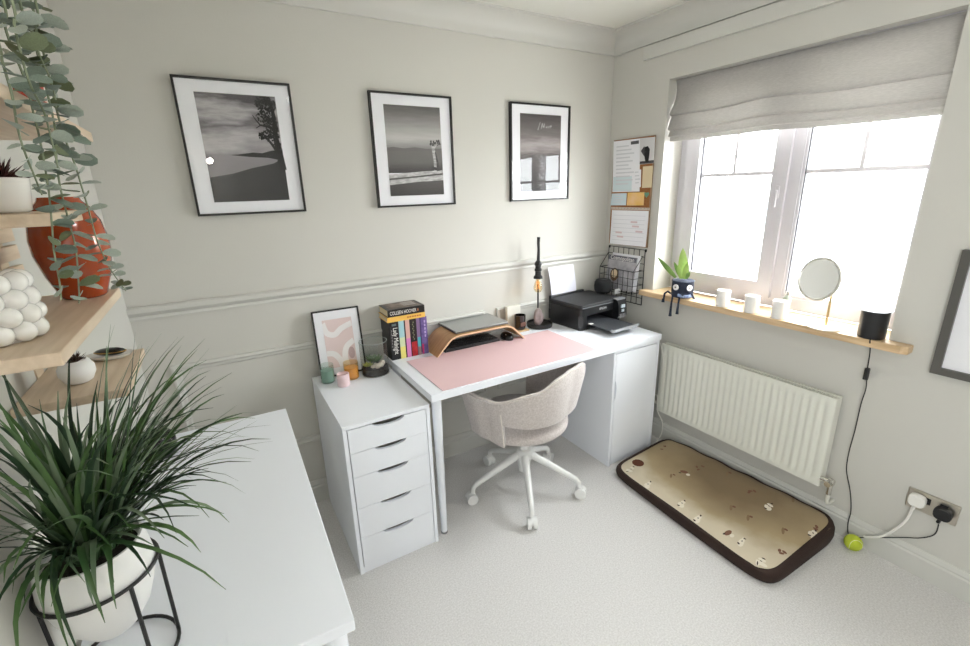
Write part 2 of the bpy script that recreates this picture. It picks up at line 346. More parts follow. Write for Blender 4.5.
# ---- side table under the plant (left)
SZ, SX, SY0, SY1 = .78, .456, -1.507, -.497
st = thing('side_table', 'white table along the left wall carrying the big grassy plant', 'table', (.23, -1.0, 0))
part(MB().prism([(.005, -1.498), (.445, -1.506), (.464, -.496), (.024, -.488)], SZ-.026, SZ, 'z'), 'tabletop', WHITE, st, bevel=.002)
for x, y in ((.412, -1.47), (.43, -.54), (.06, -.53), (.045, -1.46)):
    part(MB().lathe([(.013, 0), (.0145, .012), (.0215, .70), (.0215, SZ-.026)], (x, y, 0), 18), 'leg', WHITE, st, smooth=True)
# ---- swivel chair
CH = Vector((1.543, -.505, 0)); face = R(112)
ch = thing('swivel_chair', 'beige fabric swivel chair on a white five-star base under the desk', 'chair', CH, face-R(90))
A_, B_ = .292, .27
def interp(tb, a):
    a = abs(a)
    for (a0, v0), (a1, v1) in zip(tb, tb[1:]):
        if a <= a1: q = (a-a0)/(a1-a0); q = q*q*(3-2*q); return v0+(v1-v0)*q
    return tb[-1][1]
ztop = [(0, .738), (18, .736), (42, .692), (82, .634), (94, .634), (118, .658)]
zbot = [(0, .498), (40, .512), (72, .525)]
ANG = sorted([-118+4*k for k in range(60)]+[-72.02, -71.98, 71.98, 72.02])
def shell(off, nZ=8):
    rows = []
    for a in ANG:
        zt = interp(ztop, a); gap = abs(a) < 72
        zb = interp(zbot, a) if gap else .395 + .03*(abs(a)-72)/46
        row = []
        for k in range(nZ+1):
            q = k/nZ; z = zb+(zt-zb)*q; g = .86+.20*min(1, max(0, (z-.39)/.28)) + off
            squ = 1+.10*abs(math.sin(2*R(a)))
            row.append((A_*g*squ*math.sin(R(a)), -B_*g*squ*math.cos(R(a))+.02, z))
        rows.append(row)
    return rows
so_, si_ = shell(0), shell(-.10)
m = MB(); nZ = 8
vs = [p for r_ in so_ for p in r_] + [p for r_ in si_ for p in r_]; N = len(so_); off = N*(nZ+1); fs = []
for i in range(N-1):
    for k in range(nZ):
        a = i*(nZ+1)+k; fs.append((a, a+nZ+1, a+nZ+2, a+1)); fs.append((off+a, off+a+1, off+a+nZ+2, off+a+nZ+1))
    a = i*(nZ+1); fs.append((a, off+a, off+a+nZ+1, a+nZ+1)); a += nZ; fs.append((a, a+nZ+1, off+a+nZ+1, off+a))
for i in (0, N-1):
    for k in range(nZ): a = i*(nZ+1)+k; fs.append((a, a+1, off+a+1, off+a))
bk = part(m.add(vs, fs), 'backrest', FELT, ch, smooth=55, world=False)
edge = [Vector(so_[i][nZ])*.5+Vector(si_[i][nZ])*.5 for i in range(N)]
part(MB().tube([e+Vector((0, 0, .001)) for e in edge], .0035, 6), 'piping', PIPING, bk, smooth=True, world=False)
for s in (0, 1):
    cols = [k for k in range(N) if abs(ANG[k]) > 72]; i = [c for c in cols if (c < N/2) == (s == 0)]; i = i[-1] if s == 0 else i[0]
    part(MB().tube([Vector(p)*1.008 for p in so_[i]][:7], .0035, 6), 'piping', PIPING, bk, smooth=True, world=False)
def seat_fn(u, v):
    a = 2*math.pi*u; ph = math.pi*v; s = abs(math.sin(ph))**.45; c = math.cos(ph); zz = (abs(c)**.7)*(1 if c > 0 else -1)
    x = .238*s*math.cos(a)*(1+.05*abs(math.sin(2*a))); y = .25*s*math.sin(a)+.03
    return (x, y, .415-.042*zz*(1 if zz > 0 else .8)*1.0 + .0)
part(MB().grid(seat_fn, 40, 16), 'seat', FELT, ch, smooth=60, world=False)
part(MB().lathe([(.05, .366), (.05, .352), (.03, .34), (.026, .25), (.04, .245), (.046, .232), (.046, .195), (.036, .18), (.03, .12)], (0, 0, 0), 20), 'column', WHITE2, ch, smooth=True, world=False)
for k in range(5):
    a = R(170+72*k) - (face-R(90)); dx, dy = math.cos(a), math.sin(a)
    P = [(.03*dx, .03*dy, .218), (.12*dx, .12*dy, .175), (.22*dx, .22*dy, .126), (.268*dx, .268*dy, .103), (.285*dx, .285*dy, .085), (.287*dx, .287*dy, .058)]
    arm = part(MB().tube(P, .015, 10, radii=[.021, .018, .015, .0135, .012, .011]), 'star_arm', WHITE2, ch, smooth=True, world=False)
    cx, cy = .295*dx, .295*dy; ax = Vector((-dy, dx, 0)); w = MB()
    c0 = Vector((cx, cy, .0285))
    for s in (-1, 1): w.tube([c0+ax*(s*.005), c0+ax*(s*.023)], .0285, 18)
    part(w, 'castor', WHITE2, arm, smooth=35, world=False)
    hood = MB().tube([c0+ax*-.005+Vector((0, 0, .008)), c0+ax*.005+Vector((0, 0, .008))], .024, 14)
    part(hood, 'castor_hood', WHITE2, arm, smooth=35, world=False)
# ---- radiator
RX0, RX1, RY0, RY1, RZ0, RZ1 = 2.495, 2.545, -1.448, -.556, .216, .645
ra = thing('radiator', 'white panel radiator with vertical ribs under the window', 'radiator', (2.5, -1.02, RZ0))
RADW = mat('radiator_enamel', (226, 226, 216), .35)
nr = 26; pr = [(RX0+.012, RY1), (RX0+.004, RY1), (RX0, RY1-.004)]
pit = (RY1-RY0-.05)/nr
for k in range(nr):
    y = RY1-.025-pit*k
    pr += [(RX0, y-pit*.18), (RX0+.0065, y-pit*.34), (RX0+.0065, y-pit*.66), (RX0, y-pit*.82)]
pr += [(RX0, RY0+.004), (RX0+.004, RY0), (RX0+.012, RY0)]
m = MB(); zs = [(RZ0, .0), (RZ0+.022, 0), (RZ0+.04, 1), (RZ1-.05, 1), (RZ1-.03, 0), (RZ1, 0)]
vs = []; fs = []; n = len(pr)
for z, q in zs:
    vs += [(RX0+(x-RX0)*q if i not in (0, 1, n-1, n-2) else x, y, z) for i, (x, y) in enumerate(pr)]
for k in range(len(zs)-1):
    for i in range(n-1): fs.append((k*n+i, k*n+i+1, (k+1)*n+i+1, (k+1)*n+i))
part(m.add(vs, fs), 'front_panel', RADW, ra, smooth=50)
part(MB().box(RX1-.012, RX1, RY0, RY1, RZ0+.01, RZ1-.01), 'back_panel', RADW, ra, bevel=.003)
for y in (RY1-.002, RY0+.002): part(MB().box(RX0+.004, RX1, y-.003, y+.003, RZ0+.02, RZ1), 'side_cover', RADW, ra)
gr = MB().box(RX0+.002, RX0+.012, RY0, RY1, RZ1-.004, RZ1+.002).box(RX1-.01, RX1, RY0, RY1, RZ1-.004, RZ1+.002)
for k in range(60): y = RY0+.008+k*(RY1-RY0-.016)/59; gr.box(RX0+.01, RX1-.008, y-.0025, y+.0025, RZ1-.004, RZ1)
part(gr, 'top_grille', RADW, ra)
for y in (-.7, -1.34): part(MB().box(RX1, W-.001, y-.02, y+.02, .3, .6), 'wall_bracket', RADW, ra)
v = MB().tube([(2.50, RY0, .262), (2.50, RY0-.03, .262)], .009, 10).tube([(2.50, RY0-.028, .262), (2.50, RY0-.052, .262)], .015, 8).tube([(2.50, RY0-.04, .275), (2.50, RY0-.04, .2)], .011, 10).tube([(2.49, RY0-.04, .262), (2.465, RY0-.04, .262)], .013, 8)
va = part(v, 'valve', CHROME, ra, smooth=35)
part(MB().tube([(2.50, RY0-.04, .2), (2.50, RY0-.04, .165), (2.508, RY0-.04, .15), (2.53, RY0-.04, .142), (2.563, RY0-.04, .142)], .0075, 10), 'pipe', RADW, va, smooth=True)
v2 = MB().tube([(2.50, RY1, .262), (2.50, RY1+.03, .262)], .009, 10).tube([(2.50, RY1+.04, .285), (2.50, RY1+.04, .0)], .008, 10)
part(v2, 'pipe', RADW, ra, smooth=True)
# ---- dog bed
BQ = [Vector((1.982, -1.535)), Vector((2.522, -1.545)), Vector((2.475, -.672)), Vector((2.028, -.668))]
def bedxy(s, t_):          # s,t in -1..1 with rounded corners
    r_ = max(abs(s), abs(t_)); 
    if r_ > 0:
        p = 9.0; nrm = (abs(s)**p+abs(t_)**p)**(1/p); s, t_ = s*r_/nrm, t_*r_/nrm
    u, v = (s+1)/2, (t_+1)/2
    return (BQ[0]*(1-u)+BQ[1]*u)*(1-v) + (BQ[3]*(1-u)+BQ[2]*u)*v
def bedb(s): return .047+.043*(s+1)/2
def bedz(s, t_):
    e = max(abs(s), abs(t_)); return bedb(s) + .010*(1-e**4) - .012*math.exp(-((s+.1)**2/.12+(t_)**2/.25)) + .003*math.sin(7*s+3*t_)*math.cos(5*t_-2*s)
db = thing('dog_bed', 'flat beige dog bed cushion with printed puppies and dark brown side', 'dog bed', (2.23, -1.1, 0))
def bed_top(u, v): s, t_ = 2*u-1, 2*v-1; p = bedxy(s, t_); return (p.x, p.y, bedz(s, t_))
BEDM = mat('bed_fleece', (206, 194, 170), .9, bump=.25, bscale=260, var=.02, sheen=.1)
def worn(m):      # dirty flattened patch where the dog lies
    nt = m.node_tree; L = nt.links.new; b = nt.nodes['Principled BSDF']; src = b.inputs['Base Color'].links[0].from_socket
    tc = nt.nodes.new('ShaderNodeTexCoord'); mp = nt.nodes.new('ShaderNodeMapping'); mp.inputs['Location'].default_value = (-2.40, 1.13, 0); L(tc.outputs['Object'], mp.inputs[0])
    mp.vector_type = 'POINT'; mp2 = nt.nodes.new('ShaderNodeMapping'); mp2.inputs['Scale'].default_value = (2.5, 1.45, 0); L(mp.outputs[0], mp2.inputs[0])
    g = nt.nodes.new('ShaderNodeTexGradient'); g.gradient_type = 'SPHERICAL'; L(mp2.outputs[0], g.inputs[0])
    n = nt.nodes.new('ShaderNodeTexNoise'); n.inputs['Scale'].default_value = 7; n.inputs['Detail'].default_value = 5; L(tc.outputs['Object'], n.inputs['Vector'])
    a = nt.nodes.new('ShaderNodeMath'); a.operation = 'MULTIPLY_ADD'; a.inputs[1].default_value = .35; a.inputs[2].default_value = -.17; L(n.outputs[0], a.inputs[0])
    ad = nt.nodes.new('ShaderNodeMath'); ad.operation = 'ADD'; L(g.outputs['Fac'], ad.inputs[0]); L(a.outputs[0], ad.inputs[1])
    r = nt.nodes.new('ShaderNodeValToRGB'); L(ad.outputs[0], r.inputs[0]); e = r.color_ramp.elements
    e[0].position = .12; e[0].color = (1, 1, 1, 1); e[1].position = .75; e[1].color = (.36, .29, .21, 1); e.new(.32).color = (.66, .58, .45, 1)
    mx = nt.nodes.new('ShaderNodeMix'); mx.data_type = 'RGBA'; mx.blend_type = 'MULTIPLY'; mx.inputs[0].default_value = 1; L(src, mx.inputs[6]); L(r.outputs[0], mx.inputs[7]); L(mx.outputs[2], b.inputs['Base Color'])
worn(BEDM)
top = part(MB().grid(bed_top, 40, 50), 'top_panel', BEDM, db, smooth=True)
BROWN = mat('brown_corduroy', (50, 34, 28), .9, bump=.6, bscale=300)
per = []
for k in range(160):
    q = k/160*8
    if q < 2: s, t_ = -1+q, -1
    elif q < 4: s, t_ = 1, -1+(q-2)
    elif q < 6: s, t_ = 1-(q-4), 1
    else: s, t_ = -1, 1-(q-6)
    per.append((s, t_))
cc = Vector((2.23, -1.11)); prof = [(0, .0), (.010, .012), (.016, .04), (.014, .075), (.006, .1), (-.004, .106), (-.016, .105)]
vs = []
for o_, zz in prof:
    for s, t_ in per:
        p = bedxy(s, t_); d = (p-cc).normalized(); wob = .006*math.sin(t_*16)*(s > .9 or t_ < -.9); q = p + d*(o_*.9) - d*(wob if zz > .09 else 0)
        vs.append((q.x, q.y, zz/.104*(bedb(s)+.004)))
n = len(per); fs = [(k*n+i, k*n+(i+1) % n, (k+1)*n+(i+1) % n, (k+1)*n+i) for k in range(len(prof)-1) for i in range(n)]; fs.append(tuple(range(n)))
part(MB().add(vs, fs), 'side_border', BROWN, db, smooth=True)
# printed motifs on the top, each laid on the cushion
PW, PB, PD = mat('print_white', (226, 218, 202), .9), mat('print_brown', (120, 84, 66), .9), mat('print_dark', (62, 46, 38), .9)
def bed_st(px, py):
    s, t_ = 0, 0
    for _ in range(40):
        p = on_z(px, py, bedz(max(-1, min(1, s)), max(-1, min(1, t_)))); q = bedxy(s, t_); s += (p.x-q.x)/.26; t_ += (p.y-q.y)/.43
    return s, t_
def blob(pts, name, m, lift=.0012):
    vs = []
    for s, t_ in pts: p = bedxy(s, t_); vs.append((p.x, p.y, bedz(s, t_)+lift))
    return part(MB().add(vs, [tuple(range(len(vs)))]), name, m, top)
def disc(px, py, rx, ry, rot, name, m, lift=.0012, n=12):
    s, t_ = bed_st(px, py); pts = []
    if abs(s) > .93 or abs(t_) > .95: return
    for k in range(n):
        a = 2*math.pi*k/n; x, y = rx*math.cos(a), ry*math.sin(a); X, Y = x*math.cos(rot)-y*math.sin(rot), x*math.sin(rot)+y*math.cos(rot)
        pts.append((s+X/.26, t_+Y/.43))
    return blob(pts, name, m, lift)
disc(638, 463, .034, .034, 0, 'printed_spot', mat('print_rust', (92, 50, 30), .9))
pups = [(630, 471, 1), (647, 486, 1), (681, 505, 1), (697, 520, 1), (741, 543, 1), (760, 563, 1), (665, 450, 0), (684, 472, 2), (699, 466, 0), (671, 476, 3), (752, 494, 0), (768, 508, 1), (727, 474, 3), (793, 500, 3), (783, 531, 3), (783, 553, 0), (815, 529, 0), (821, 511, 1), (748, 518, 3), (703, 443, 1), (728, 533, 2), (812, 535, 1), (731, 508, 3)]
for px, py, k in pups:
    a = rnd.uniform(0, 6.28)
    if k == 1:
        disc(px, py, .020, .014, a, 'printed_puppy', PW); disc(px+2.2, py-2.6, .011, .010, a, 'printed_puppy', PW, .0016); disc(px+3.6, py-4, .006, .004, a, 'printed_ear', PD, .002); disc(px+1, py-1.6, .0035, .003, a, 'printed_ear', PD, .002); disc(px-2.6, py+.6, .007, .004, a+1, 'printed_ear', PD, .002)
    elif k == 0:
        for j in range(3): disc(px+rnd.uniform(-4, 4), py+rnd.uniform(-4, 4), .010, .006, a+j, 'printed_paw', PB, .0012+.0003*j)
    elif k == 2:
        disc(px, py, .020, .011, a, 'printed_puppy', PB); disc(px+4, py+3, .010, .009, a, 'printed_puppy', PW, .0016); disc(px-4, py+1, .007, .004, a, 'printed_ear', PD, .002)
    else:
        disc(px, py, .021, .006, .5, 'printed_bone', mat('print_tan', (136, 112, 84), .9)); disc(px+3, py-1, .008, .006, 1.5, 'printed_bone', PB, .0016)

# ================================================================== pictures on the back wall
PF_W, PF_H = .413, .511
def picture(x0, zt, name, label, group=None):
    x1, z0 = x0+PF_W, zt-PF_H; b = .0085; yf = -.022
    t_ = thing(name, label, 'picture', ((x0+x1)/2, 0, z0), group=group)
    part(MB().box(x0, x0+b, yf, -.001, z0, zt).box(x1-b, x1, yf, -.001, z0, zt).box(x0+b, x1-b, yf, -.001, z0, z0+b).box(x0+b, x1-b, yf, -.001, zt-b, zt), 'frame', FRAME, t_)
    mt = part(B(x0+b, x1-b, -.012, -.002, z0+b, zt-b), 'mount', MOUNT, t_)
    part(MB().add([(x0+b, -.018, z0+b), (x1-b, -.018, z0+b), (x1-b, -.018, zt-b), (x0+b, -.018, zt-b)], [(0, 1, 2, 3)]), 'glass', GLASS, t_)
    px0, px1, pz0, pz1 = x0+.066, x1-.062, z0+.052, zt-.052
    pr = thing_part('print', t_)
    def at(u, v, k=0): return (px0+(px1-px0)*u, -.0122-.0004*k, pz0+(pz1-pz0)*v)
    def poly(pts, nm, m, k):
        vs = [at(u, v, k) for u, v in pts]; return part(MB().add(vs, [tuple(range(len(vs)))]), nm, m, mt)
    return t_, poly, at, mt
def thing_part(n, t_): return t_
GD = mat('print_black', (26, 25, 26), .7); GM = mat('print_dark_grey', (58, 56, 58), .7, col2=(84, 80, 82), vscale=30, stretch=(1, 1, 3)); GL = mat('print_grey', (130, 128, 130), .7); GW = mat('print_pale', (208, 206, 206), .7, col2=(150, 148, 148), vscale=40, stretch=(1, 1, 4))
def foliage(at, k, spots, seed, n=60, s=.02):
    r_ = random.Random(seed); m = MB()
    for (u, v, ru, rv, q) in spots:
        for _ in range(q):
            a = r_.uniform(0, 6.28); d = math.sqrt(r_.random()); cu, cv = u+ru*d*math.cos(a), v+rv*d*math.sin(a); rr = s*r_.uniform(.5, 1.2)
            if cu > .985: continue
            pts = [(min(.995, cu+rr*math.cos(b_)*r_.uniform(.6, 1.2)), min(.995, cv+rr*.8*math.sin(b_)*r_.uniform(.6, 1.2))) for b_ in [j*6.283/6 for j in range(6)]]
            m.add([at(x, y, k) for x, y in pts], [tuple(range(6))])
    return m
def limb(at, k, pts, w0, w1, m):
    n = len(pts)
    for i in range(n-1):
        (u0, v0), (u1, v1) = pts[i], pts[i+1]; a, b = w0+(w1-w0)*i/(n-1), w0+(w1-w0)*(i+1)/(n-1)
        dx, dy = u1-u0, v1-v0; L_ = math.hypot(dx, dy); nx, ny = -dy/L_, dx/L_
        m.add([at(u0-nx*a, v0-ny*a, k), at(u1-nx*b, v1-ny*b, k), at(u1+nx*b, v1+ny*b, k), at(u0+nx*a, v0+ny*a, k)], [(0, 1, 2, 3)])
    return m
# 1: dusk lagoon with overhanging tree
t1, poly, at, mt = picture(.301, 1.98, 'framed_photograph', 'black-framed photo of a shore with a dark overhanging tree, nearest the shelves')
poly([(0, .44), (1, .44), (1, 1), (0, 1)], 'print_sky', ramp_mat('sky_print_1', [(0, (140, 136, 140)), (.25, (182, 178, 181)), (.5, (104, 100, 104)), (.72, (176, 172, 175)), (1, (66, 62, 66))], noise=.75, nscale=3, nstretch=(.8, 1, 2.4)), 1)
poly([(0, .2), (1, .2), (1, .45), (0, .45)], 'print_sea', ramp_mat('sea_print_1', [(0, (120, 116, 120)), (1, (140, 136, 140))], noise=.4, nscale=5, nstretch=(1, 1, 8)), 2)
poly([(.3, .445), (.42, .452), (.6, .47), (.72, .465), (.85, .49), (1, .5), (1, .39), (.8, .42), (.55, .428)], 'print_headland', GD, 3)
poly([(0, 0), (1, 0), (1, .42), (.85, .365), (.55, .32), (.3, .27), (0, .235)], 'print_sand', ramp_mat('sand_print_1', [(0, (16, 15, 16)), (.5, (28, 26, 28)), (1, (44, 41, 43))], noise=.6, nscale=4, nstretch=(1, 1, 3)), 4)
m = MB(); limb(at, 5, [(.97, .3), (.95, .5), (.93, .62), (.95, .78), (.93, .95)], .05, .02, m); limb(at, 5, [(.94, .46), (.86, .56), (.8, .62)], .02, .01, m); limb(at, 5, [(.95, .68), (.84, .72), (.75, .73), (.7, .78), (.67, .82)], .014, .004, m); limb(at, 5, [(.76, .73), (.69, .70)], .006, .003, m)
part(m, 'print_trunk', GD, mt)
part(foliage(at, 6, [(.86, .92, .14, .08, 190), (.82, .81, .11, .06, 90), (.9, .72, .10, .07, 120), (.84, .63, .15, .045, 120), (.78, .62, .05, .02, 16), (.95, .53, .06, .07, 80), (.96, .4, .05, .06, 60)], 3, s=.014), 'print_foliage', GD, mt)
# 2: beach with a bleached stump
t2, poly, at, mt = picture(1.044, 1.98, 'framed_photograph', 'black-framed photo of a beach with a pale bare stump, middle of three')
poly([(0, .5), (1, .5), (1, 1), (0, 1)], 'print_sky', ramp_mat('sky_print_2', [(0, (128, 126, 124)), (.12, (150, 148, 146)), (.3, (188, 186, 184)), (.6, (150, 147, 145)), (1, (88, 85, 84))], noise=.18, nscale=3, nstretch=(1, 1, 6)), 1)
poly([(0, .54), (.12, .55), (.3, .535), (.5, .55), (.7, .535), (1, .54), (1, .49), (0, .49)], 'print_hills', mat('print_mid', (110, 107, 106), .7), 2)
poly([(0, .26), (1, .26), (1, .505), (0, .505)], 'print_sea', ramp_mat('sea_print_2', [(0, (60, 57, 57)), (.2, (74, 71, 70)), (.5, (106, 103, 101)), (1, (112, 109, 107))], noise=.3, nscale=4, nstretch=(1, 1, 9)), 3)
poly([(0, .12), (1, .16), (1, .29), (.6, .275), (0, .245)], 'print_surf', GW, 4)
poly([(0, .2), (.5, .225), (1, .255), (1, .235), (.5, .205), (0, .18)], 'print_wave', mat('print_wave_dark', (84, 81, 80), .7), 5)
poly([(0, 0), (1, 0), (1, .17), (.5, .155), (0, .125)], 'print_sand', ramp_mat('sand_print_2', [(0, (54, 51, 50)), (1, (84, 80, 79))], noise=.5, nscale=5), 6)
m = MB(); limb(at, 7, [(.88, .28), (.87, .4), (.84, .5), (.81, .62)], .05, .018, m); limb(at, 7, [(.84, .53), (.9, .58)], .014, .006, m); part(m, 'print_stump', GW, mt)
m = MB(); limb(at, 8, [(.91, .28), (.9, .38), (.87, .5)], .03, .008, m); part(m, 'print_stump_shade', GM, mt)
part(foliage(at, 8, [(.82, .6, .05, .025, 12), (.92, .6, .05, .03, 12), (.86, .3, .08, .02, 14)], 5, s=.02), 'print_foliage', GM, mt)
# 3: sea under a dark sky with handwriting
t3, poly, at, mt = picture(1.806, 1.98, 'framed_photograph', 'black-framed photo of sea and dark sky, nearest the window')
poly([(0, .5), (1, .5), (1, 1), (0, 1)], 'print_sky', ramp_mat('sky_print_3', [(0, (120, 113, 113)), (.2, (164, 156, 156)), (.45, (116, 109, 109)), (1, (72, 67, 67))], noise=.4, nscale=3, nstretch=(1, 1, 4)), 1)
poly([(0, 0), (1, 0), (1, .51), (0, .51)], 'print_sea', ramp_mat('sea_print_3', [(0, (40, 36, 36)), (.5, (66, 60, 60)), (.94, (92, 86, 86)), (1, (120, 112, 112))], noise=.5, nscale=6, nstretch=(1, 1, 7)), 2)
scr = [[(.42, .80), (.48, .90)], [(.5, .82), (.53, .89), (.55, .83), (.58, .89), (.59, .83)], [(.62, .85), (.64, .83), (.65, .86)], [(.67, .86), (.68, .83), (.71, .86)], [(.73, .83), (.74, .87), (.76, .85)]]
m = MB()
for s in scr: limb(at, 3, s, .006, .004, m)
part(m, 'print_signature', GW, mt)
part(foliage(at, 3, [(.5, .2, .1, .2, 40), (.5, .42, .06, .07, 30)], 9, s=.012), 'print_glitter', GL, mt)

# ---- picture hanging on the window wall, cut by the frame edge
fy0, fz0, fz1 = -1.694, .846, 1.30
t_ = thing('framed_picture', 'grey-framed white picture hanging right of the window', 'picture', (W, -1.95, fz0)); b = .026
fy1 = fy0-.5
GREYF = mat('grey_metal_frame', (104, 102, 98), .35, .6)
part(MB().box(W-.025, W-.001, fy0-b, fy0, fz0, fz1).box(W-.025, W-.001, fy1, fy1+b, fz0, fz1).box(W-.025, W-.001, fy1+b, fy0-b, fz0, fz0+b).box(W-.025, W-.001, fy1+b, fy0-b, fz1-b, fz1), 'frame', GREYF, t_)
part(B(W-.012, W-.002, fy1+b, fy0-b, fz0+b, fz1-b), 'print', MOUNT, t_)
part(MB().add([(W-.018, fy1+b, fz0+b), (W-.018, fy0-b, fz0+b), (W-.018, fy0-b, fz1-b), (W-.018, fy1+b, fz1-b)], [(0, 1, 2, 3)]), 'glass', GLASS, t_)

# ================================================================== on the desk
mat_o = one(B(1.058, 1.935, -.603, -.192, TZ+.0005, TZ+.003), 'desk_mat', MAT_PINK, 'pink rectangular desk mat on the white desk', 'desk mat', bevel=.001)
MZ = TZ+.0035
# plywood riser
def riser_prof(o=0):
    P = []
    base = [(1.203, 0), (1.262, .062), (1.275, .074), (1.292, .085), (1.315, .092), (1.345, .095), (1.60, .095), (1.63, .092), (1.652, .085), (1.669, .074), (1.682, .062), (1.741, 0)]
    return base
bp_ = riser_prof(); outer = []; inner = []
for i, (x, z) in enumerate(bp_):
    a = Vector(bp_[max(i-1, 0)]); c = Vector(bp_[min(i+1, len(bp_)-1)]); d = (c-a).normalized(); nn = Vector((-d.y, d.x))
    outer.append((x, MZ+z)); inner.append((x-nn.x*.009, max(MZ, MZ+z-nn.y*.009)))
ry0, ry1 = -.238, -.04
rs = thing('monitor_riser', 'bent plywood laptop riser arching over the pink mat', 'riser', (1.47, -.14, MZ))
part(MB().prism(outer+inner[::-1], ry0+.001, ry1), 'arch', PLY, rs, smooth=40)
part(MB().prism(outer+inner[::-1], ry0, ry0+.0012), 'front_edge', PLYE, rs)
# laptop
lz = MZ+.0955
ALU = mat('aluminium', (176, 178, 178), .34, 1)
lp = thing('laptop', 'closed silver laptop lying on the plywood riser', 'laptop', (1.475, -.12, lz))
part(B(1.322, 1.642, -.222, -.008, lz+.0085, lz+.014), 'lid', ALU, lp, bevel=.002)
part(B(1.322, 1.642, -.222, -.008, lz+.001, lz+.0075), 'base', mat('aluminium_dark', (126, 126, 124), .4, 1), lp, bevel=.002)
# keyboard and mouse under the riser
kb = thing('keyboard', 'black keyboard tucked under the plywood riser', 'keyboard', (1.44, -.13, MZ))
kb_b = part(B(1.265, 1.60, -.20, -.075, MZ, MZ+.014), 'base', BLACK, kb, bevel=.003)
KEYM = mat('black_key', (34, 34, 36), .5)
kme = MB().prism([(-.0085, -.0085), (.0085, -.0085), (.0085, .0085), (-.0085, .0085)], 0, .004, 'z').mesh('key', KEYM)
for r_ in range(5):
    for c in range(15):
        o = part(kme, 'key', KEYM, kb_b); o.location = (1.283+c*.0213, -.188+r_*.0245, MZ+.014)
mo = thing('computer_mouse', 'black mouse with grey stripe under the right end of the riser', 'mouse', (1.665, -.19, MZ))
def mouse_fn(u, v):
    a = 2*math.pi*u; s = math.sin(math.pi/2*v)
    return (1.655+.031*math.cos(a)*s**.7, -.185+.048*math.sin(a)*s**.7, MZ+.034*math.cos(math.pi/2*v)**.7)
part(MB().grid(mouse_fn, 24, 10), 'shell', mat('glossy_black', (16, 16, 18), .15), mo, smooth=True)
part(MB().tube([(1.655+.02*math.cos(a), -.2+.02*math.sin(a)-.012, MZ+.0305) for a in [R(20+14*k) for k in range(11)]], .0025, 6), 'trim_ring', CHROME, mo, smooth=True)

# books
def book(name, x0, x1, y0, y1, z0, z1, cover, label, axis, group, pages=CREAMP):
    """axis: 'v' upright with spine to -y, 'h' lying with spine to -y"""
    t_ = thing(name, label, 'book', ((x0+x1)/2, (y0+y1)/2, z0), group=group); c = .002
    if axis == 'v':
        cv = MB().box(x0, x0+c, y0, y1, z0, z1).box(x1-c, x1, y0, y1, z0, z1).box(x0+c, x1-c, y0, y0+c, z0, z1)
        pg = B(x0+c, x1-c, y0+c, y1-.004, z0+.003, z1-.003)
    else:
        cv = MB().box(x0, x1, y0, y1, z0, z0+c).box(x0, x1, y0, y1, z1-c, z1).box(x0, x1, y0, y0+c, z0+c, z1-c)
        pg = B(x0+.003, x1-.003, y0+c, y1-.004, z0+c, z1-c)
    part(cv, 'cover', cover, t_); part(pg, 'page_block', pages, t_); return t_
BY = -.137; bz = TZ
INK = mat('white_ink', (236, 234, 230), .6); GOLD = mat('gold_ink', (208, 170, 84), .5)
def spine_v(tk, x0, x1, z0, z1, m, nm='spine_panel'):
    return part(B(x0+.0005, x1-.0005, BY-.0006, BY-.0001, z0, z1), nm, m, tk)
g = 'upright paperbacks on the desk'
x = 1.004
def upright(w_, h, cover, label):
    global x
    o = book('book', x+.0004, x+w_-.0004, BY, -.004-.0*w_, bz, bz+h, cover, label, 'v', g); r_ = (x, x+w_); x += w_; return o, r_
NAVY = mat('book_black', (16, 17, 22), .4)
o, (a, b) = upright(.047, .198, NAVY, 'thick black book with tall white title, leftmost of the upright row')
text('Lady Midnight', .034, INK, o, basis(((a+b)/2+.004, BY-.0004, bz+.098), (0, 0, -1), (1, 0, 0)), sx=.72)
for k in range(7): part(B(a+.007, a+.0105, BY-.0006, BY-.0001, bz+.05+k*.016, bz+.061+k*.016), 'small_print', mat('silver_ink', (130, 130, 130), .5), o)
spine_v(o, a+.012, b-.012, bz+.176, bz+.186, mat('teal_grey', (92, 108, 108), .5), 'spine_emblem')
o, (a, b) = upright(.028, .198, mat('book_skyblue', (150, 196, 208), .5, col2=(176, 204, 200), vscale=12), 'slim book with sky-blue and yellow spine')
spine_v(o, a, b, bz+.0, bz+.062, mat('book_yellow', (226, 214, 120), .5)); spine_v(o, a, b, bz+.062, bz+.11, mat('book_palegreen', (204, 214, 176), .5))
o, (a, b) = upright(.029, .198, mat('book_darkplum', (46, 22, 42), .5), 'slim book with pink and salmon spine')
spine_v(o, a+.006, b, bz, bz+.1, mat('book_pink', (214, 132, 190), .5)); spine_v(o, a+.006, b, bz+.1, bz+.198, mat('book_salmon', (214, 172, 160), .5))
o, (a, b) = upright(.036, .198, mat('book_ink_black', (22, 16, 18), .5), 'black book with a red lower spine')
spine_v(o, a+.004, b-.002, bz, bz+.076, mat('book_red', (196, 44, 48), .5, col2=(150, 24, 34), vscale=40))
m = MB()
for k in range(9): m.ball(((a+b)/2+.002*(-1)**k, BY-.0003, bz+.09+k*.011), .003, 6, 4, (1, .08, 1.6))
part(m, 'spine_ornament', mat('spine_sage', (120, 124, 96), .6), o)
o, (a, b) = upright(.024, .197, mat('book_mauve', (128, 104, 140), .5), 'mauve and teal book with a slim spine')
spine_v(o, a+.002, b-.006, bz+.045, bz+.095, mat('book_teal', (78, 172, 182), .5)); spine_v(o, a+.002, b-.006, bz, bz+.045, mat('book_taupe', (150, 120, 120), .5)); spine_v(o, b-.006, b, bz+.01, bz+.198, mat('book_indigo', (52, 40, 92), .5))
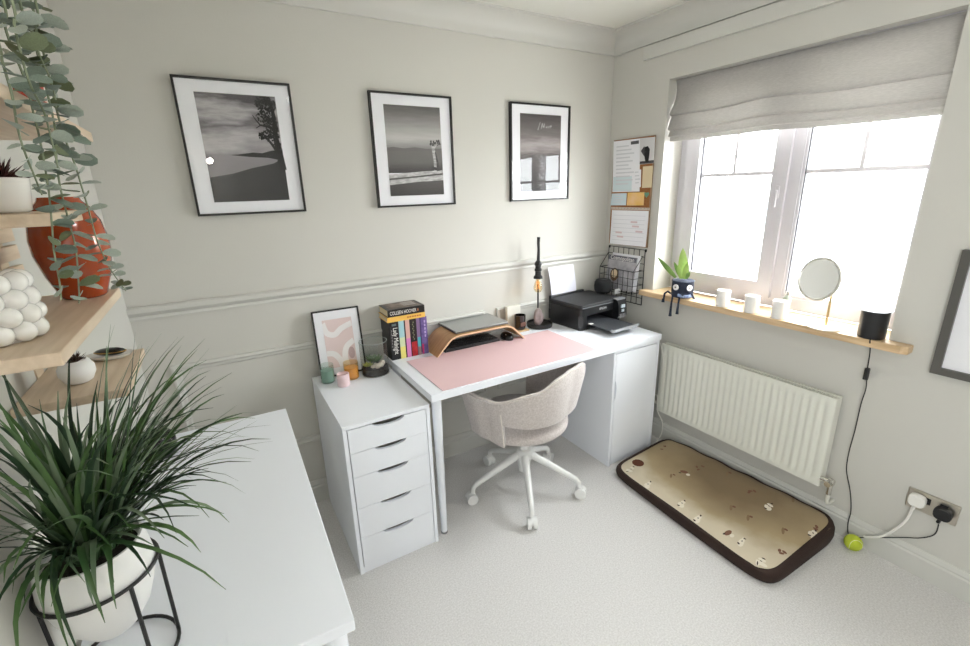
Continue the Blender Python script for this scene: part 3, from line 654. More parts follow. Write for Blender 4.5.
o, (a, b) = upright(.034, .197, mat('book_purple', (118, 100, 156), .5, col2=(84, 66, 126), vscale=30), 'purple book at the riser end of the upright row')
spine_v(o, a, a+.01, bz, bz+.055, mat('book_crimson', (186, 50, 104), .5))
for k in range(5): part(B((a+b)/2, (a+b)/2+.008, BY-.0006, BY-.0001, bz+.09+k*.019, bz+.103+k*.019), 'small_print', mat('lilac_ink', (176, 156, 206), .5), o)
bt = bz+.1985
o = book('book', .994, 1.192, BY-.008, -.012, bt, bt+.026, mat('book_amber', (232, 186, 88), .5), 'yellow book lying flat on top of the upright books', 'h', 'books stacked on top'); 
for k in range(6): part(B(1.095+k*.013, 1.105+k*.013, BY-.0086, BY-.0081, bt+.009, bt+.017), 'small_print', mat('rust_ink', (186, 122, 54), .5), o)
bt += .0264
o = book('book', .998, 1.19, BY-.01, -.014, bt, bt+.036, mat('book_cover_black', (26, 22, 22), .35), 'black book with white capitals topmost on the pile', 'h', 'books stacked on top')
text('COLLEEN HOOVER', .0255, INK, o, basis((1.077, BY-.0105, bt+.017), (1, 0, 0), (0, 0, 1)), sx=.62)
part(B(1.150, 1.158, BY-.0106, BY-.0101, bt+.01, bt+.024), 'spine_mark', mat('spine_copper', (160, 100, 70), .5), o)
part(B(1.015, 1.175, BY+.002, -.02, bt+.0361, bt+.0364), 'cover_art', mat('cover_art', (74, 56, 44), .4, col2=(150, 132, 118), vscale=22), o)
for k in range(3): part(B(1.10, 1.165, -.05-k*.026, -.033-k*.026, bt+.0365, bt+.0368), 'cover_print', mat('cover_pale', (186, 178, 172), .5), o)

# white box, candle on coaster
one(B(1.748, 1.842, -.052, -.026, TZ, TZ+.142), 'white_box', mat('box_card', (224, 222, 212), .7), 'upright off-white box behind the black candle', 'box', bevel=.003)
cc_ = on_z(520, 330, TZ)
one(MB().box(cc_.x-.045, cc_.x+.04, cc_.y-.04, cc_.y+.045, TZ, TZ+.008), 'coaster', mat('cork_coaster', (206, 176, 136), .7, col2=(190, 158, 118), vscale=60), 'square cork coaster under the black candle', 'coaster', bevel=.002)
ca = thing('candle', 'black glass candle standing on a cork coaster', 'candle', (cc_.x, cc_.y, TZ+.008))
part(MB().lathe([(.028, 0), (.032, .004), (.033, .085), (.0305, .085), (.029, .06), (.001, .06)], (cc_.x, cc_.y, TZ+.0082), 28), 'jar', mat('smoked_glass', (20, 15, 14), .08, coat=.5), ca, smooth=40)
part(B(cc_.x-.018, cc_.x+.018, cc_.y-.0338, cc_.y-.0325, TZ+.03, TZ+.055), 'label_sticker', mat('copper_print', (96, 62, 48), .5), ca)
# lamp
lx, ly = 1.936, -.098
la = thing('table_lamp', 'black table lamp with an exposed amber filament bulb', 'lamp', (lx, ly, TZ))
part(MB().lathe([(.072, 0), (.076, .004), (.077, .026), (.072, .028), (.069, .016), (.001, .014)], (lx+.012, ly, TZ+.0002), 36), 'base', BLACKM, la, smooth=40)
part(MB().tube([(lx+.023, ly+.03, TZ+.012), (lx+.023, ly+.03, 1.15), (lx+.02, ly+.026, 1.168), (lx+.01, ly+.012, 1.18), (lx, ly, 1.182)], .005, 10), 'pole', BLACKM, la, smooth=True)
part(MB().tube([(lx+.001, ly, 1.12), (lx+.003, ly, 1.20), (lx+.004, ly+.004, 1.235), (lx+.006, ly+.004, 1.268)], .009, 12, radii=[.010, .008, .0085, .0095]), 'stem', BLACKM, la, smooth=True)
part(MB().lathe([(.010, .105), (.018, .095), (.021, .088), (.021, .078), (.0165, .075), (.0165, .06), (.021, .057), (.021, .045), (.017, .042), (.0175, .02), (.026, .012), (.027, 0), (.015, 0)], (lx, ly, 1.03), 24), 'socket', BLACKM, la, smooth=35)
bu = part(MB().lathe([(.0125, .085), (.014, .072), (.022, .05), (.0265, .03), (.026, .018), (.018, .004), (.004, -.004)], (lx, ly, .948), 24), 'bulb', glass('amber_glass', (250, 238, 214), 1.6), la, smooth=True)
part(MB().tube([(lx+.009*math.cos(k*1.2), ly+.009*math.sin(k*1.2), .965+.05*((k % 2))) for k in range(12)], .0007, 5), 'filament', mat('filament', (255, 176, 90), .5, emit=.6), bu)
part(MB().lathe([(.004, .04), (.0055, .0), (.0125, .0)], (lx, ly, 1.0), 12), 'bulb_stem', mat('bulb_mount', (214, 186, 130), .3), bu, smooth=True)
# mineral egg on the lamp base
def rock_fn(u, v):
    a = 2*math.pi*u; ph = math.pi*v; r_ = .030*(1+.09*math.sin(3*a+2*ph)+.06*math.cos(5*a-3*ph)); z = -math.cos(ph)
    return (lx-.02+r_*math.sin(ph)*math.cos(a)*(1-.15*z), ly-.030+r_*math.sin(ph)*math.sin(a)*.8, TZ+.0165+.055+.055*z)
one(MB().grid(rock_fn, 14, 9), 'crystal_rock', mat('pink_crystal', (164, 150, 148), .3, col2=(112, 98, 98), vscale=26), 'upright pinkish crystal rock resting on the lamp base', 'rock')

# printer (built square, turned a few degrees)
PR = thing('printer', 'black inkjet printer with grey output tray on the desk', 'printer', (2.078, -.318, TZ), R(4))
pw, pd, ph = .352, .272, .15; pb_ = MB()
def rb(x0, x1, y0, y1, z0, z1, r_=.02, n=4):
    pts = []
    for cx, cy, a0 in ((x1-r_, y0+r_, -90), (x1-r_, y1-r_, 0), (x0+r_, y1-r_, 90), (x0+r_, y0+r_, 180)):
        for k in range(n+1): a = R(a0+90*k/n); pts.append((cx+r_*math.cos(a), cy+r_*math.sin(a)))
    return pts
GLB = mat('printer_black', (30, 31, 33), .3); GLT = mat('printer_lid', (40, 41, 43), .55, bump=.15, bscale=900)
part(MB().prism(rb(0, pw, 0, pd, 0, 1), 0, .022, 'z').prism(rb(0, pw, 0, pd, 0, 1), .085, ph-.022, 'z').prism([(0, .02), (.02, .0), (.05, 0), (.05, pd), (0, pd)], .022, .085, 'z').prism([(pw-.08, 0), (pw, 0), (pw, pd), (pw-.08, pd)], .022, .085, 'z').box(.05, pw-.08, .12, pd, .022, .085), 'body', GLB, PR, smooth=40, world=False)
part(MB().prism(rb(.001, pw-.001, .001, pd-.001, 0, 1, .019), ph-.021, ph, 'z'), 'lid', GLT, PR, world=False, bevel=.004)
part(B(.012, pw-.06, -.0015, .01, ph-.0195, ph-.0155), 'lid_edge', GREYP, PR, world=False)
tr = part(MB().box(.052, pw-.095, -.20, .11, .032, .037), 'output_tray', mat('tray_grey', (62, 64, 68), .4), PR, world=False, bevel=.002)
part(MB().box(.052, pw-.095, -.208, -.196, .032, .046).box(.045, .058, -.2, -.18, .030, .044), 'tray_stop', mat('tray_silver', (168, 170, 174), .3, .3), tr, world=False, bevel=.002)
part(B(.05, .075, -.03, -.012, .0375, .041), 'tray_tab', INK, tr, world=False)
# tilted control panel
cp = part(MB().prism([(-.045, .05), (-.04, .115), (-.03, .145), (-.005, .152), (.0, .152), (.0, .03), (-.03, .03)], pw-.078, pw-.004, 'x'), 'control_panel', GLB, PR, smooth=40, world=False)
part(MB().prism([(-.0305, .1455), (-.030, .149), (-.004, .1545), (.0, .1545), (0, .15)], pw-.079, pw-.003, 'x'), 'panel_top', mat('panel_silver', (150, 152, 156), .3, .4), cp, world=False)
for q, (xa, xb, za, zb) in enumerate(((pw-.058, pw-.026, .100, .118), (pw-.052, pw-.032, .075, .09))): part(B(xa, xb, -.0475, -.040, za, zb), 'display', mat('display_pale', (196, 206, 214), .3), cp, world=False)
for k in range(4): part(B(pw-.066+k*.014, pw-.059+k*.014, -.046, -.036, .036, .062), 'ink_window', mat('ink_window', (150, 150, 152), .35), cp, world=False)
text('EPSON', .02, mat('logo_silver', (224, 224, 226), .4), PR, basis((pw*.52, -.0008, .108), (1, 0, 0), (0, 0, 1)), name='logo').location = (0, 0, 0)
part(B(.02, .31, pd, pd+.022, .04, ph+.01), 'rear_feeder', GLB, PR, world=False, bevel=.004)
def sheet(u, v):
    z = ph-.005+.19*v; return (.035+.215*u-.03*v, pd+.0115-.012*v+.045*v*v*.4, z)
sh = MB().grid(sheet, 4, 10).xf(PR.matrix_basis)
one(sh, 'paper_sheet', mat('paper_lilac_white', (236, 236, 246), .8), 'blank white sheet standing in the rear feed of the printer', 'paper', smooth=True)
# smart speaker and small white tag on the printer
sp = on_z(604, 291, TZ+ph); sxp, syp = 2.425, -.135
spo = thing('smart_speaker', 'round black fabric speaker on top of the printer', 'speaker', (sxp, syp, TZ+ph))
part(MB().lathe([(.03, 0), (.046, .004), (.054, .02), (.056, .045), (.053, .068), (.044, .083), (.034, .087), (.001, .088)], (sxp, syp, TZ+ph+.0006), 28), 'body', mat('speaker_fabric', (30, 31, 33), .9, bump=.3, bscale=900), spo, smooth=50)
part(MB().lathe([(.03, .0875), (.03, .0885), (.001, .0888)], (sxp, syp, TZ+ph+.0006), 24), 'top_plate', DARKG, spo)

# ================================================================== on the drawer unit
DT = DZ+.0005
# small leaning picture
pf = thing('leaning_picture', 'small black-framed pink abstract print leaning on the wall above the drawers', 'picture', (.78, -.06, DT))
fwid, fhei = .218, .322; lean = math.atan2(.045, .32)
M0 = Matrix.Translation((.668, -.072, DT+.001)) @ Matrix.Rotation(R(-2), 4, 'Z') @ Matrix.Rotation(-lean, 4, 'X')
b = .007
part(MB().box(0, b, -.012, 0, 0, fhei).box(fwid-b, fwid, -.012, 0, 0, fhei).box(b, fwid-b, -.012, 0, 0, b).box(b, fwid-b, -.012, 0, fhei-b, fhei).xf(M0), 'frame', FRAME, pf)
mo_ = part(MB().box(b, fwid-b, -.006, -.001, b, fhei-b).xf(M0), 'mount', MOUNT, pf)
part(MB().add([(b, -.0098, b), (fwid-b, -.0098, b), (fwid-b, -.0098, fhei-b), (b, -.0098, fhei-b)], [(0, 1, 2, 3)]).xf(M0), 'glass', GLASS, pf)
part(MB().add([(.042, -.0063, .04), (.178, -.0063, .04), (.178, -.0063, .275), (.042, -.0063, .275)], [(0, 1, 2, 3)]).xf(M0), 'print', mat('print_blush', (224, 204, 202), .8), mo_)
def swoosh(pts, w_):
    m = MB(); P = []
    for i in range(len(pts)-1):
        for k in range(6):
            q = k/6; p0 = pts[max(i-1, 0)]; p1 = pts[i]; p2 = pts[i+1]; p3 = pts[min(i+2, len(pts)-1)]
            P.append(tuple(.5*((2*p1[j])+(-p0[j]+p2[j])*q+(2*p0[j]-5*p1[j]+4*p2[j]-p3[j])*q*q+(-p0[j]+3*p1[j]-3*p2[j]+p3[j])*q**3) for j in (0, 1)))
    P.append(pts[-1]); vs = []; fs = []
    for i, p in enumerate(P):
        a = P[max(i-1, 0)]; c = P[min(i+1, len(P)-1)]; dx, dy = c[0]-a[0], c[1]-a[1]; L_ = math.hypot(dx, dy) or 1
        for s in (-1, 1): vs.append((min(.178, max(.042, p[0]-s*dy/L_*w_)), -.0067, min(.275, max(.04, p[1]+s*dx/L_*w_))))
    fs = [(2*i, 2*i+1, 2*i+3, 2*i+2) for i in range(len(P)-1)]
    return m.add(vs, fs).xf(M0)
SW = mat('print_white_paint', (238, 234, 234), .8)
for pts in ([(.042, .262), (.055, .215), (.09, .2), (.125, .225), (.178, .245)], [(.042, .115), (.075, .108), (.10, .075), (.108, .04)], [(.13, .04), (.125, .09), (.14, .135), (.178, .16)]):
    part(swoosh(pts, .0135), 'print_swoosh', SW, mo_)
part(MB().lathe([(.001, 0), (.02, 0)], n=12, cap=False).xf(M0 @ Matrix.Translation((.158, -.0068, .1)) @ Matrix.Rotation(R(90), 4, 'X') @ Matrix.Diagonal((.8, 1.5, 1, 1))), 'print_spot', mat('print_mauve', (190, 164, 164), .8), mo_)
# candles
def jar(name, label, c, r_, h, gm, wax, wh, cat='candle'):
    t_ = thing(name, label, cat, (c[0], c[1], DT))
    part(MB().lathe([(.001, .0005), (r_*.9, .0005), (r_, .004), (r_, h)], (c[0], c[1], DT), 26, cap=False), 'jar', gm, t_, smooth=40)
    part(MB().lathe([(r_-.003, .006), (r_-.003, wh), (.001, wh)], (c[0], c[1], DT), 24), 'wax', wax, t_, smooth=40)
    return t_
jar('candle', 'green glass candle at the corner of the drawer unit', (.69, -.128), .031, .088, glass('green_glass', (232, 240, 236), 1.1), mat('green_wax', (148, 176, 164), .5), .06)
jar('candle', 'amber glass candle behind the pink pot on the drawers', (.797, -.145), .034, .082, glass('amber_jar', (250, 232, 196), 1.1), mat('amber_wax', (216, 170, 98), .5), .056)
pc = (.742, -.212)
pk = thing('tea_light_holder', 'small pink cup candle in front of the other candles', 'candle', (pc[0], pc[1], DT))
part(MB().lathe([(.024, 0), (.0275, .004), (.028, .058), (.0245, .06), (.024, .048), (.001, .046)], (pc[0], pc[1], DT), 26), 'cup', mat('pink_glaze', (232, 206, 208), .4), pk, smooth=45)
# terrarium
tc = (.912, -.148); TR_ = .066
te = thing('terrarium', 'glass cylinder terrarium with succulents and pebbles beside the books', 'terrarium', (tc[0], tc[1], DT))
part(MB().lathe([(.001, .001), (TR_, .001), (TR_, .165)], (tc[0], tc[1], DT), 36, cap=False), 'glass_cylinder', JARG, te, smooth=40)
part(MB().tube([(tc[0]+TR_*math.cos(2*math.pi*k/36), tc[1]+TR_*math.sin(2*math.pi*k/36), DT+.165) for k in range(36)], .0011, 6, closed=True), 'rim', mat('rim_highlight', (176, 184, 182), .15), te, smooth=True)  # opaque pale ring, paints the highlight along the glass edge
part(MB().lathe([(TR_-.003, .004), (TR_-.003, .034), (.04, .04), (.001, .042)], (tc[0], tc[1], DT), 30), 'soil', mat('dark_soil', (38, 32, 28), .95, bump=1, bscale=160), te, smooth=50)
STN = mat('pale_pebble', (214, 204, 192), .7, col2=(190, 172, 158), vscale=40)
for k, (dx, dy, r_) in enumerate(((.0, -.042, .014), (.02, -.034, .012), (-.018, -.03, .011), (.032, -.012, .014), (.012, -.018, .01), (.04, .01, .011), (.0, -.005, .009))):
    part(MB().ball((tc[0]+dx, tc[1]+dy, DT+.044+r_*.3), r_, 8, 6, (1.2, .9, .75)), 'pebble', STN, te, smooth=True)
def rosette(c, r_, n, m, parent, lift=.6, name='succulent_leaf'):
    for ring, (q, k_) in enumerate(((1, n), (.7, n-1), (.42, n-3))):
        for k in range(k_):
            a = 2*math.pi*k/k_+ring*.5; d = Vector((math.cos(a), math.sin(a), lift+.45*ring)).normalized(); s = Vector((-math.sin(a), math.cos(a), 0)); L_ = r_*q
            nrm = d.cross(s); P0 = Vector(c); vs = [P0, P0+d*L_*.5+s*L_*.2, P0+d*L_, P0+d*L_*.5-s*L_*.2, P0+d*L_*.5-nrm*L_*.12, P0+d*L_*.45+nrm*L_*.05]
            part(MB().add(vs, [(0, 1, 5), (1, 2, 5), (2, 3, 5), (3, 0, 5), (1, 0, 4), (2, 1, 4), (3, 2, 4), (0, 3, 4)]), name, m, parent, smooth=80)
rosette((tc[0]-.038, tc[1]-.012, DT+.044), .036, 8, mat('succulent_lime', (156, 160, 74), .5, var=.15), te)
rosette((tc[0]+.012, tc[1]+.018, DT+.046), .05, 9, mat('succulent_green', (92, 118, 70), .5, var=.15), te, 1.0)
rosette((tc[0]-.008, tc[1]+.03, DT+.046), .045, 8, mat('succulent_green', (92, 118, 70), .5, var=.15), te, 1.2)

# ================================================================== on the window wall, left of the window
RXW = W-.002
cb_ = thing('cork_board', 'narrow cork pinboard covered with papers beside the window', 'pinboard', (W, -.19, 1.17))
CORK = mat('cork', (168, 112, 66), .85, col2=(146, 92, 50), vscale=110)
part(B(W-.012, W-.001, -.345, -.046, 1.18, 1.80), 'cork_panel', CORK, cb_)
part(MB().box(W-.0125, W-.001, -.348, -.345, 1.177, 1.803).box(W-.0125, W-.001, -.046, -.043, 1.177, 1.803).box(W-.0125, W-.001, -.345, -.046, 1.80, 1.803).box(W-.0125, W-.001, -.345, -.046, 1.177, 1.18), 'frame', mat('pinboard_edge', (150, 124, 98), .6), cb_)
def note(px4, name, label, m, k=0, curl=0, group='papers on the pinboard', cat='paper'):
    X = W-.0135-.0022*k; P = [on_x(px, py, X) for px, py in px4]
    vs = MB().slab([(X, p.y, p.z) for p in P], (-1, 0, 0), .0008)
    return one(vs, name, m, label, cat, group), P, X
PGREY = mat('print_faint', (214, 215, 220), .8)
def lines(o, P, X, rows, m=None, mar=.12, fr0=.1, fr1=.9, th=.12, u1=.85, nm='printed_line'):
    m = m or PGREY
    for k in range(rows):
        v0 = fr0+(fr1-fr0)*k/rows; v1 = v0+(fr1-fr0)/rows*th*3
        def at2(u, v): return (P[0]*(1-u)+P[1]*u)*(1-v)+(P[3]*(1-u)+P[2]*u)*v
        uu = u1*(.75+.25*((k*7) % 5)/4)
        q = [at2(mar, v0), at2(uu, v0), at2(uu, v1), at2(mar, v1)]
        part(MB().slab([(X-.0009, p.y, p.z) for p in q], (-1, 0, 0), .0002), nm, m, o)
o, P, X = note([(613.8, 141.5), (640, 138.4), (639.6, 191.5), (612.4, 192.2)], 'pinned_page', 'large white printed page at the top of the pinboard', PAPER); lines(o, P, X, 11, u1=.8)
part(MB().slab([(X-.0009, p.y, p.z) for p in (on_x(631, 141.5, X), on_x(639, 140.3, X), on_x(639, 143.6, X), on_x(631, 144.7, X))], (-1, 0, 0), .0003), 'printed_badge', mat('badge_dark', (84, 84, 88), .6), o)
part(MB().slab([(X-.0009, p.y, p.z) for p in (on_x(613.4, 177, X), on_x(632, 176, X), on_x(631.6, 191, X), on_x(612.7, 191.6, X))], (-1, 0, 0), .00015), 'printed_tint', mat('pale_blue_ink', (212, 226, 230), .8), o)
o, P, X = note([(640.2, 138.2), (655.3, 136.8), (654, 163), (639.6, 164.5)], 'pinned_photo', 'black and white photograph pinned at the top corner of the pinboard', mat('photo_pale', (214, 212, 212), .5), 1)
def ph(pts, nm, m): part(MB().add([(X-.0012, on_x(a, c, X).y, on_x(a, c, X).z) for a, c in pts], [tuple(range(len(pts)))]), nm, m, o)
ph([(645, 147), (648, 146), (650, 149), (649.5, 155), (648.5, 162), (645.5, 162), (644.2, 155)], 'photo_figure', GD); ph([(641, 151), (644.5, 146), (646, 152), (644, 156)], 'photo_branch', GM)
ph([(640, 161.5), (654, 160), (654, 162.8), (639.8, 164.2)], 'photo_ground', GM)
note([(643, 166.6), (653, 165.7), (651.6, 187.5), (642, 188)], 'pinned_note', 'tall cream note under the photograph on the pinboard', mat('cream_note', (226, 208, 172), .8), 1)
o, P, X = note([(634, 170), (641.2, 169.4), (640.8, 187), (634.8, 187.6)], 'pinned_card', 'small white card overlapping the large pinned page', PAPER, 2); lines(o, P, X, 4)
o, P, X = note([(612, 193.6), (626.8, 193.1), (626, 205.3), (610.6, 205.4)], 'pinned_note', 'pale blue note pinned below the large page', mat('pale_blue_paper', (206, 222, 228), .8), 1); lines(o, P, X, 4)
o, P, X = note([(627.9, 192.6), (644.5, 192.2), (643.6, 205.4), (626.8, 205.6)], 'pinned_note', 'orange and yellow note pinned above the calendar', mat('orange_note', (236, 190, 92), .8, col2=(240, 200, 150), vscale=14), 2)
hp = on_x(646.6, 194.6, W-.02)
one(MB().prism([(hp.y+.016*math.sin(a)**3*1.1, hp.z+.0011*(13*math.cos(a)-5*math.cos(2*a)-2*math.cos(3*a)-math.cos(4*a))) for a in [2*math.pi*k/20 for k in range(20)]], W-.0210, W-.0195, 'x'), 'heart_pin', mat('green_heart', (104, 150, 118), .5), 'small green heart pinned beside the orange note', 'pin')
# calendar page
X = W-.0155; P = [on_x(*q, X) for q in ((612, 210), (649, 211), (646.4, 247), (610.4, 243.4))]
def calf(u, v):
    p = (P[0]*(1-u)+P[1]*u)*(1-v)+(P[3]*(1-u)+P[2]*u)*v; return (X-.001-.006*v*v, p.y, p.z)
ca_ = thing('calendar', 'white wall calendar page hanging at the foot of the pinboard', 'calendar', (X, P[3].y, P[3].z))
pg = part(MB().grid(calf, 6, 8), 'page', PAPER, ca_, smooth=True)
hq = [on_x(*q, X) for q in ((611.5, 206.8), (650, 207.8), (649.8, 210.4), (611.4, 209.6))]
part(MB().slab([(X, p.y, p.z) for p in hq], (-1, 0, 0), .002), 'spiral_header', mat('header_brown', (206, 190, 176), .7), ca_)
for k in range(12):
    p = hq[0]*(1-(k+.5)/12)+hq[1]*((k+.5)/12); part(MB().tube([(X-.002, p.y-.003, p.z-.004), (X-.005, p.y, p.z-.006), (X-.002, p.y+.003, p.z-.009)], .0011, 5), 'spiral_ring', GREYP, ca_)
for k in range(7):
    v = .14+k*.12
    part(MB().add([(lambda q: (q[0]-.0006, q[1], q[2]))(calf(u, vv)) for u, vv in ((.06, v), (.92, v), (.92, v+.012), (.06, v+.012))], [(0, 1, 2, 3)]), 'printed_line', PGREY, pg)
for u, v in ((.55, .3), (.6, .42), (.15, .62), (.2, .74), (.7, .56)):
    part(MB().add([(lambda q: (q[0]-.0007, q[1], q[2]))(calf(a, c)) for a, c in ((u, v), (u+.18, v), (u+.18, v+.05), (u, v+.05))], [(0, 1, 2, 3)]), 'handwriting', mat('pale_red_ink', (222, 200, 204), .8), pg)
# wire rack with magazines
wr_ = thing('wire_rack', 'black wire grid rack holding magazines under the calendar', 'rack', (W, -.19, .82))
gy0, gy1, gz0, gz1 = -.336, -.042, .822, 1.162; gx = W-.008; FX = W-.085
def wire(pts, r_=.0021): part(MB().tube(pts, r_, 6), 'wire', BLACKM, wr_)
wire([(gx, gy0, gz0), (gx, gy1, gz0), (gx, gy1, gz1), (gx, gy0, gz1), (gx, gy0, gz0)], .003)
for k in range(1, 7): y = gy0+(gy1-gy0)*k/7; wire([(gx, y, gz0), (gx, y, gz1)])
for k in range(1, 8): z = gz0+(gz1-gz0)*k/8; wire([(gx, gy0, z), (gx, gy1, z)])
bz0, bz1 = .90, 1.035
for z, r_ in ((bz1, .0025), (.99, .0016), (.945, .0016), (bz0, .0022)): wire([(gx, gy0+.012, z), (FX, gy0+.012, z), (FX, gy1-.004, z), (gx, gy1-.004, z)], r_)
for k in range(8): y = gy0+.012+(gy1-gy0-.016)*k/7; wire([(FX, y, bz1), (FX, y, bz0), (gx, y, bz0)])
for y in (gy0+.012, gy1-.004): wire([(FX, y, bz1), (gx-.002, y, 1.125)], .0022)
for k in range(2): part(MB().box(W-.0035, W-.0005, (gy0, gy1)[k]-.006, (gy0, gy1)[k]+.006, gz1-.012, gz1+.004), 'wall_clip', BLACKM, wr_)
def mag(xo, y0, y1, z1, name, label, m):
    t_ = thing(name, label, 'magazine', (W-.03, (y0+y1)/2, .905), group='magazines in the wire rack')
    q = [(W-.052-xo, y0, .905), (W-.052-xo, y1, .905), (W-.024-xo*.6, y1, z1), (W-.024-xo*.6, y0, z1)]
    part(MB().slab(q, (-1, 0, -.12), .004), 'cover', m, t_); return t_
mag(-.012, -.315, -.09, 1.125, 'magazine', 'plain pale magazine at the back of the wire rack', PAPER)
tm = mag(.006, -.30, -.07, 1.112, 'magazine', 'magazine with white title and a pale figure in the wire rack', mat('cover_grey', (142, 140, 146), .4, col2=(190, 188, 192), vscale=16))
c0 = Vector((W-.052-.006-.0045, 0, .905)); c1 = Vector((W-.024-.0036-.0045, 0, 1.112)); upv = (c1-c0).normalized()
def oncov(y, q): p = c0+(c1-c0)*q; return Vector((p.x-.0004, y, p.z))
part(MB().slab([oncov(-.298, .86), oncov(-.072, .86), oncov(-.072, .995), oncov(-.298, .995)], (-1, 0, .0), .0003), 'masthead', mat('cover_slate', (98, 98, 106), .4), tm)
text('Cosmopolitan', .036, INK, tm, basis(oncov(-.185, .925)+Vector((-.0009, 0, 0)), (0, -1, 0), upv), sx=.95)
for (y, q, ry, rq, mm, k) in ((-.14, .42, .035, .2, mat('hair_brown', (92, 68, 46), .6), 0), (-.14, .45, .024, .13, mat('skin_pale', (226, 204, 168), .6), 1)):
    part(MB().add([oncov(y+ry*math.cos(a), q+rq*math.sin(a))+Vector((-.0006-.0004*k, 0, 0)) for a in [2*math.pi*j/14 for j in range(14)]], [tuple(range(14))]), 'cover_picture', mm, tm)
one(MB().box(2.452, 2.494, -.218, -.206, TZ+.1505, TZ+.1805), 'white_tag', mat('tag_white', (220, 220, 222), .4), 'small white box beside the speaker on the printer', 'box', bevel=.002)

# ================================================================== roman blind
bl = thing('roman_blind', 'grey woven roman blind half raised over the window', 'blind', (W+.05, -.98, 1.77))
LINEN = mat('blind_fabric', (196, 193, 189), .95, bump=.25, bscale=500, col2=(172, 169, 166), vscale=220, stretch=(1, .25, 3), transl=.3)
bprof = [(.05, 2.072), (.055, 2.056), (.06, 2.02), (.058, 1.985), (.045, 1.955), (.026, 1.925), (.014, 1.906), (.013, 1.899), (.022, 1.894), (.034, 1.896), (.030, 1.88), (.022, 1.85), (.015, 1.832), (.014, 1.825), (.022, 1.82), (.034, 1.822), (.03, 1.81), (.022, 1.797), (.02, 1.790), (.027, 1.786), (.036, 1.788), (.034, 1.775), (.036, 1.765)]
def blindf(u, v):
    k = v*(len(bprof)-1); i = min(int(k), len(bprof)-2); q = k-i; xo = bprof[i][0]*(1-q)+bprof[i+1][0]*q; z = bprof[i][1]*(1-q)+bprof[i+1][1]*q
    y = -.412-(1.546-.412)*u; w_ = min(1, max(0, (2.0-z)/.1))
    sag = .018*math.exp(-((u-.47)/.16)**2)*w_*(1 if z > 1.8 else .5) - .010*u*w_ - .012*math.sin(math.pi*u)*w_*.3
    edge = .008*(1 if u < .012 else 0)
    return (W+xo+.004*math.sin(u*11+z*30)*w_, y, z-.006*u+sag)
part(MB().grid(blindf, 60, 42), 'fabric', LINEN, bl, smooth=60, solid=.002)
part(B(W+.062, W+.10, -1.53, -.425, 2.045, 2.0735), 'head_rail', UPVC, bl)

# ================================================================== on the window sill
ST_ = .9305
# crochet pot character-free: plant pot with button eyes and dangling legs
ep = on_x(681, 296, 2.545); ex, ey = 2.548, -.62
NAVYK = mat('navy_crochet', (44, 52, 72), .9, bump=1, bscale=220, col2=(30, 36, 52), vscale=120)
pt = thing('plant_pot', 'navy crochet plant pot with button eyes and dangling legs on the sill', 'plant pot', (ex, ey, ST_))
part(MB().lathe([(.05, 0), (.056, .006), (.058, .045), (.056, .085), (.06, .092), (.054, .095), (.05, .0935), (.001, .094)], (ex, ey, ST_+.001), 26), 'pot', NAVYK, pt, smooth=50)
dcam = (Vector((CAM.x, CAM.y, 0))-Vector((ex, ey, 0))).normalized(); dl = Vector((-dcam.y, dcam.x, 0))
for s in (-1, 1):
    a = dcam*math.cos(.62*s)+dl*math.sin(.62*s); c = Vector((ex, ey, ST_+.062))+a*.0575
    e_ = part(MB().tube([c, c+a*.005], .0165, 16), 'button_eye', mat('button_white', (240, 238, 236), .3), pt)
    part(MB().tube([c+a*.005, c+a*.0065], .005, 10), 'pupil', mat('button_grey', (120, 116, 110), .4), e_)
for q, (px, py) in enumerate((((663, 302)), ((670, 316)), ((677, 314)))):
    ang = (1.15, .32, -.02)[q]; a = dcam*math.cos(ang)+dl*math.sin(ang)*-1; s0 = Vector((ex, ey, ST_+.02))+Vector((-.052, .035-.04*q, 0)); foot = on_x(px, py, 2.49); k0 = Vector((2.498, foot.y+.0, ST_+.012))
    lg = part(MB().tube([s0, (s0+k0)/2+Vector((0, 0, .012)), k0, Vector((2.492, foot.y, ST_-.03)), Vector((2.490, foot.y, foot.z+.02)), foot], .0055, 8, radii=[.0055, .0055, .0055, .0055, .007, .009]), 'leg', NAVYK, pt, smooth=True)
part(MB().tube([(ex-.03, ey-.05, ST_+.045), (ex-.035, ey-.085, ST_+.035), (ex-.04, ey-.105, ST_+.012)], .0055, 8), 'arm', NAVYK, pt, smooth=True)
part(MB().tube([(ex-.056, ey-.015, ST_+.02), (ex-.05, ey-.04, ST_+.016), (ex-.025, ey-.062, ST_+.016), (ex, ey-.066, ST_+.02)], .009, 8), 'scarf', mat('blue_white_knit', (176, 190, 220), .9, col2=(90, 112, 160), vscale=140), pt, smooth=True)
def bladeleaf(base, tip, wid, m, parent, bend=(0, 0, 0), name='leaf', n=8, thick=.25):
    base, tip, bend = Vector(base), Vector(tip), Vector(bend); vs = []; fs = []
    ax = (tip-base).normalized(); side = ax.cross(Vector((-dcam.x, -dcam.y, .1))).normalized(); nr = side.cross(ax)
    for k in range(n+1):
        q = k/n; p = base.lerp(tip, q)+bend*math.sin(math.pi*q); w_ = wid*(math.sin(math.pi*min(1, q*.82+.16))**.8) if k < n else .0005
        vs += [p-side*w_, p-nr*w_*thick, p+side*w_, p+nr*w_*thick*.3]
    for k in range(n):
        for i in range(4): fs.append((4*k+i, 4*k+(i+1) % 4, 4*k+4+(i+1) % 4, 4*k+4+i))
    return part(MB().add(vs, fs), name, m, parent, smooth=70)
pla = thing('succulent_plant', 'bright green succulent with thick leaves in the crochet pot', 'plant', (ex, ey, ST_+.085))
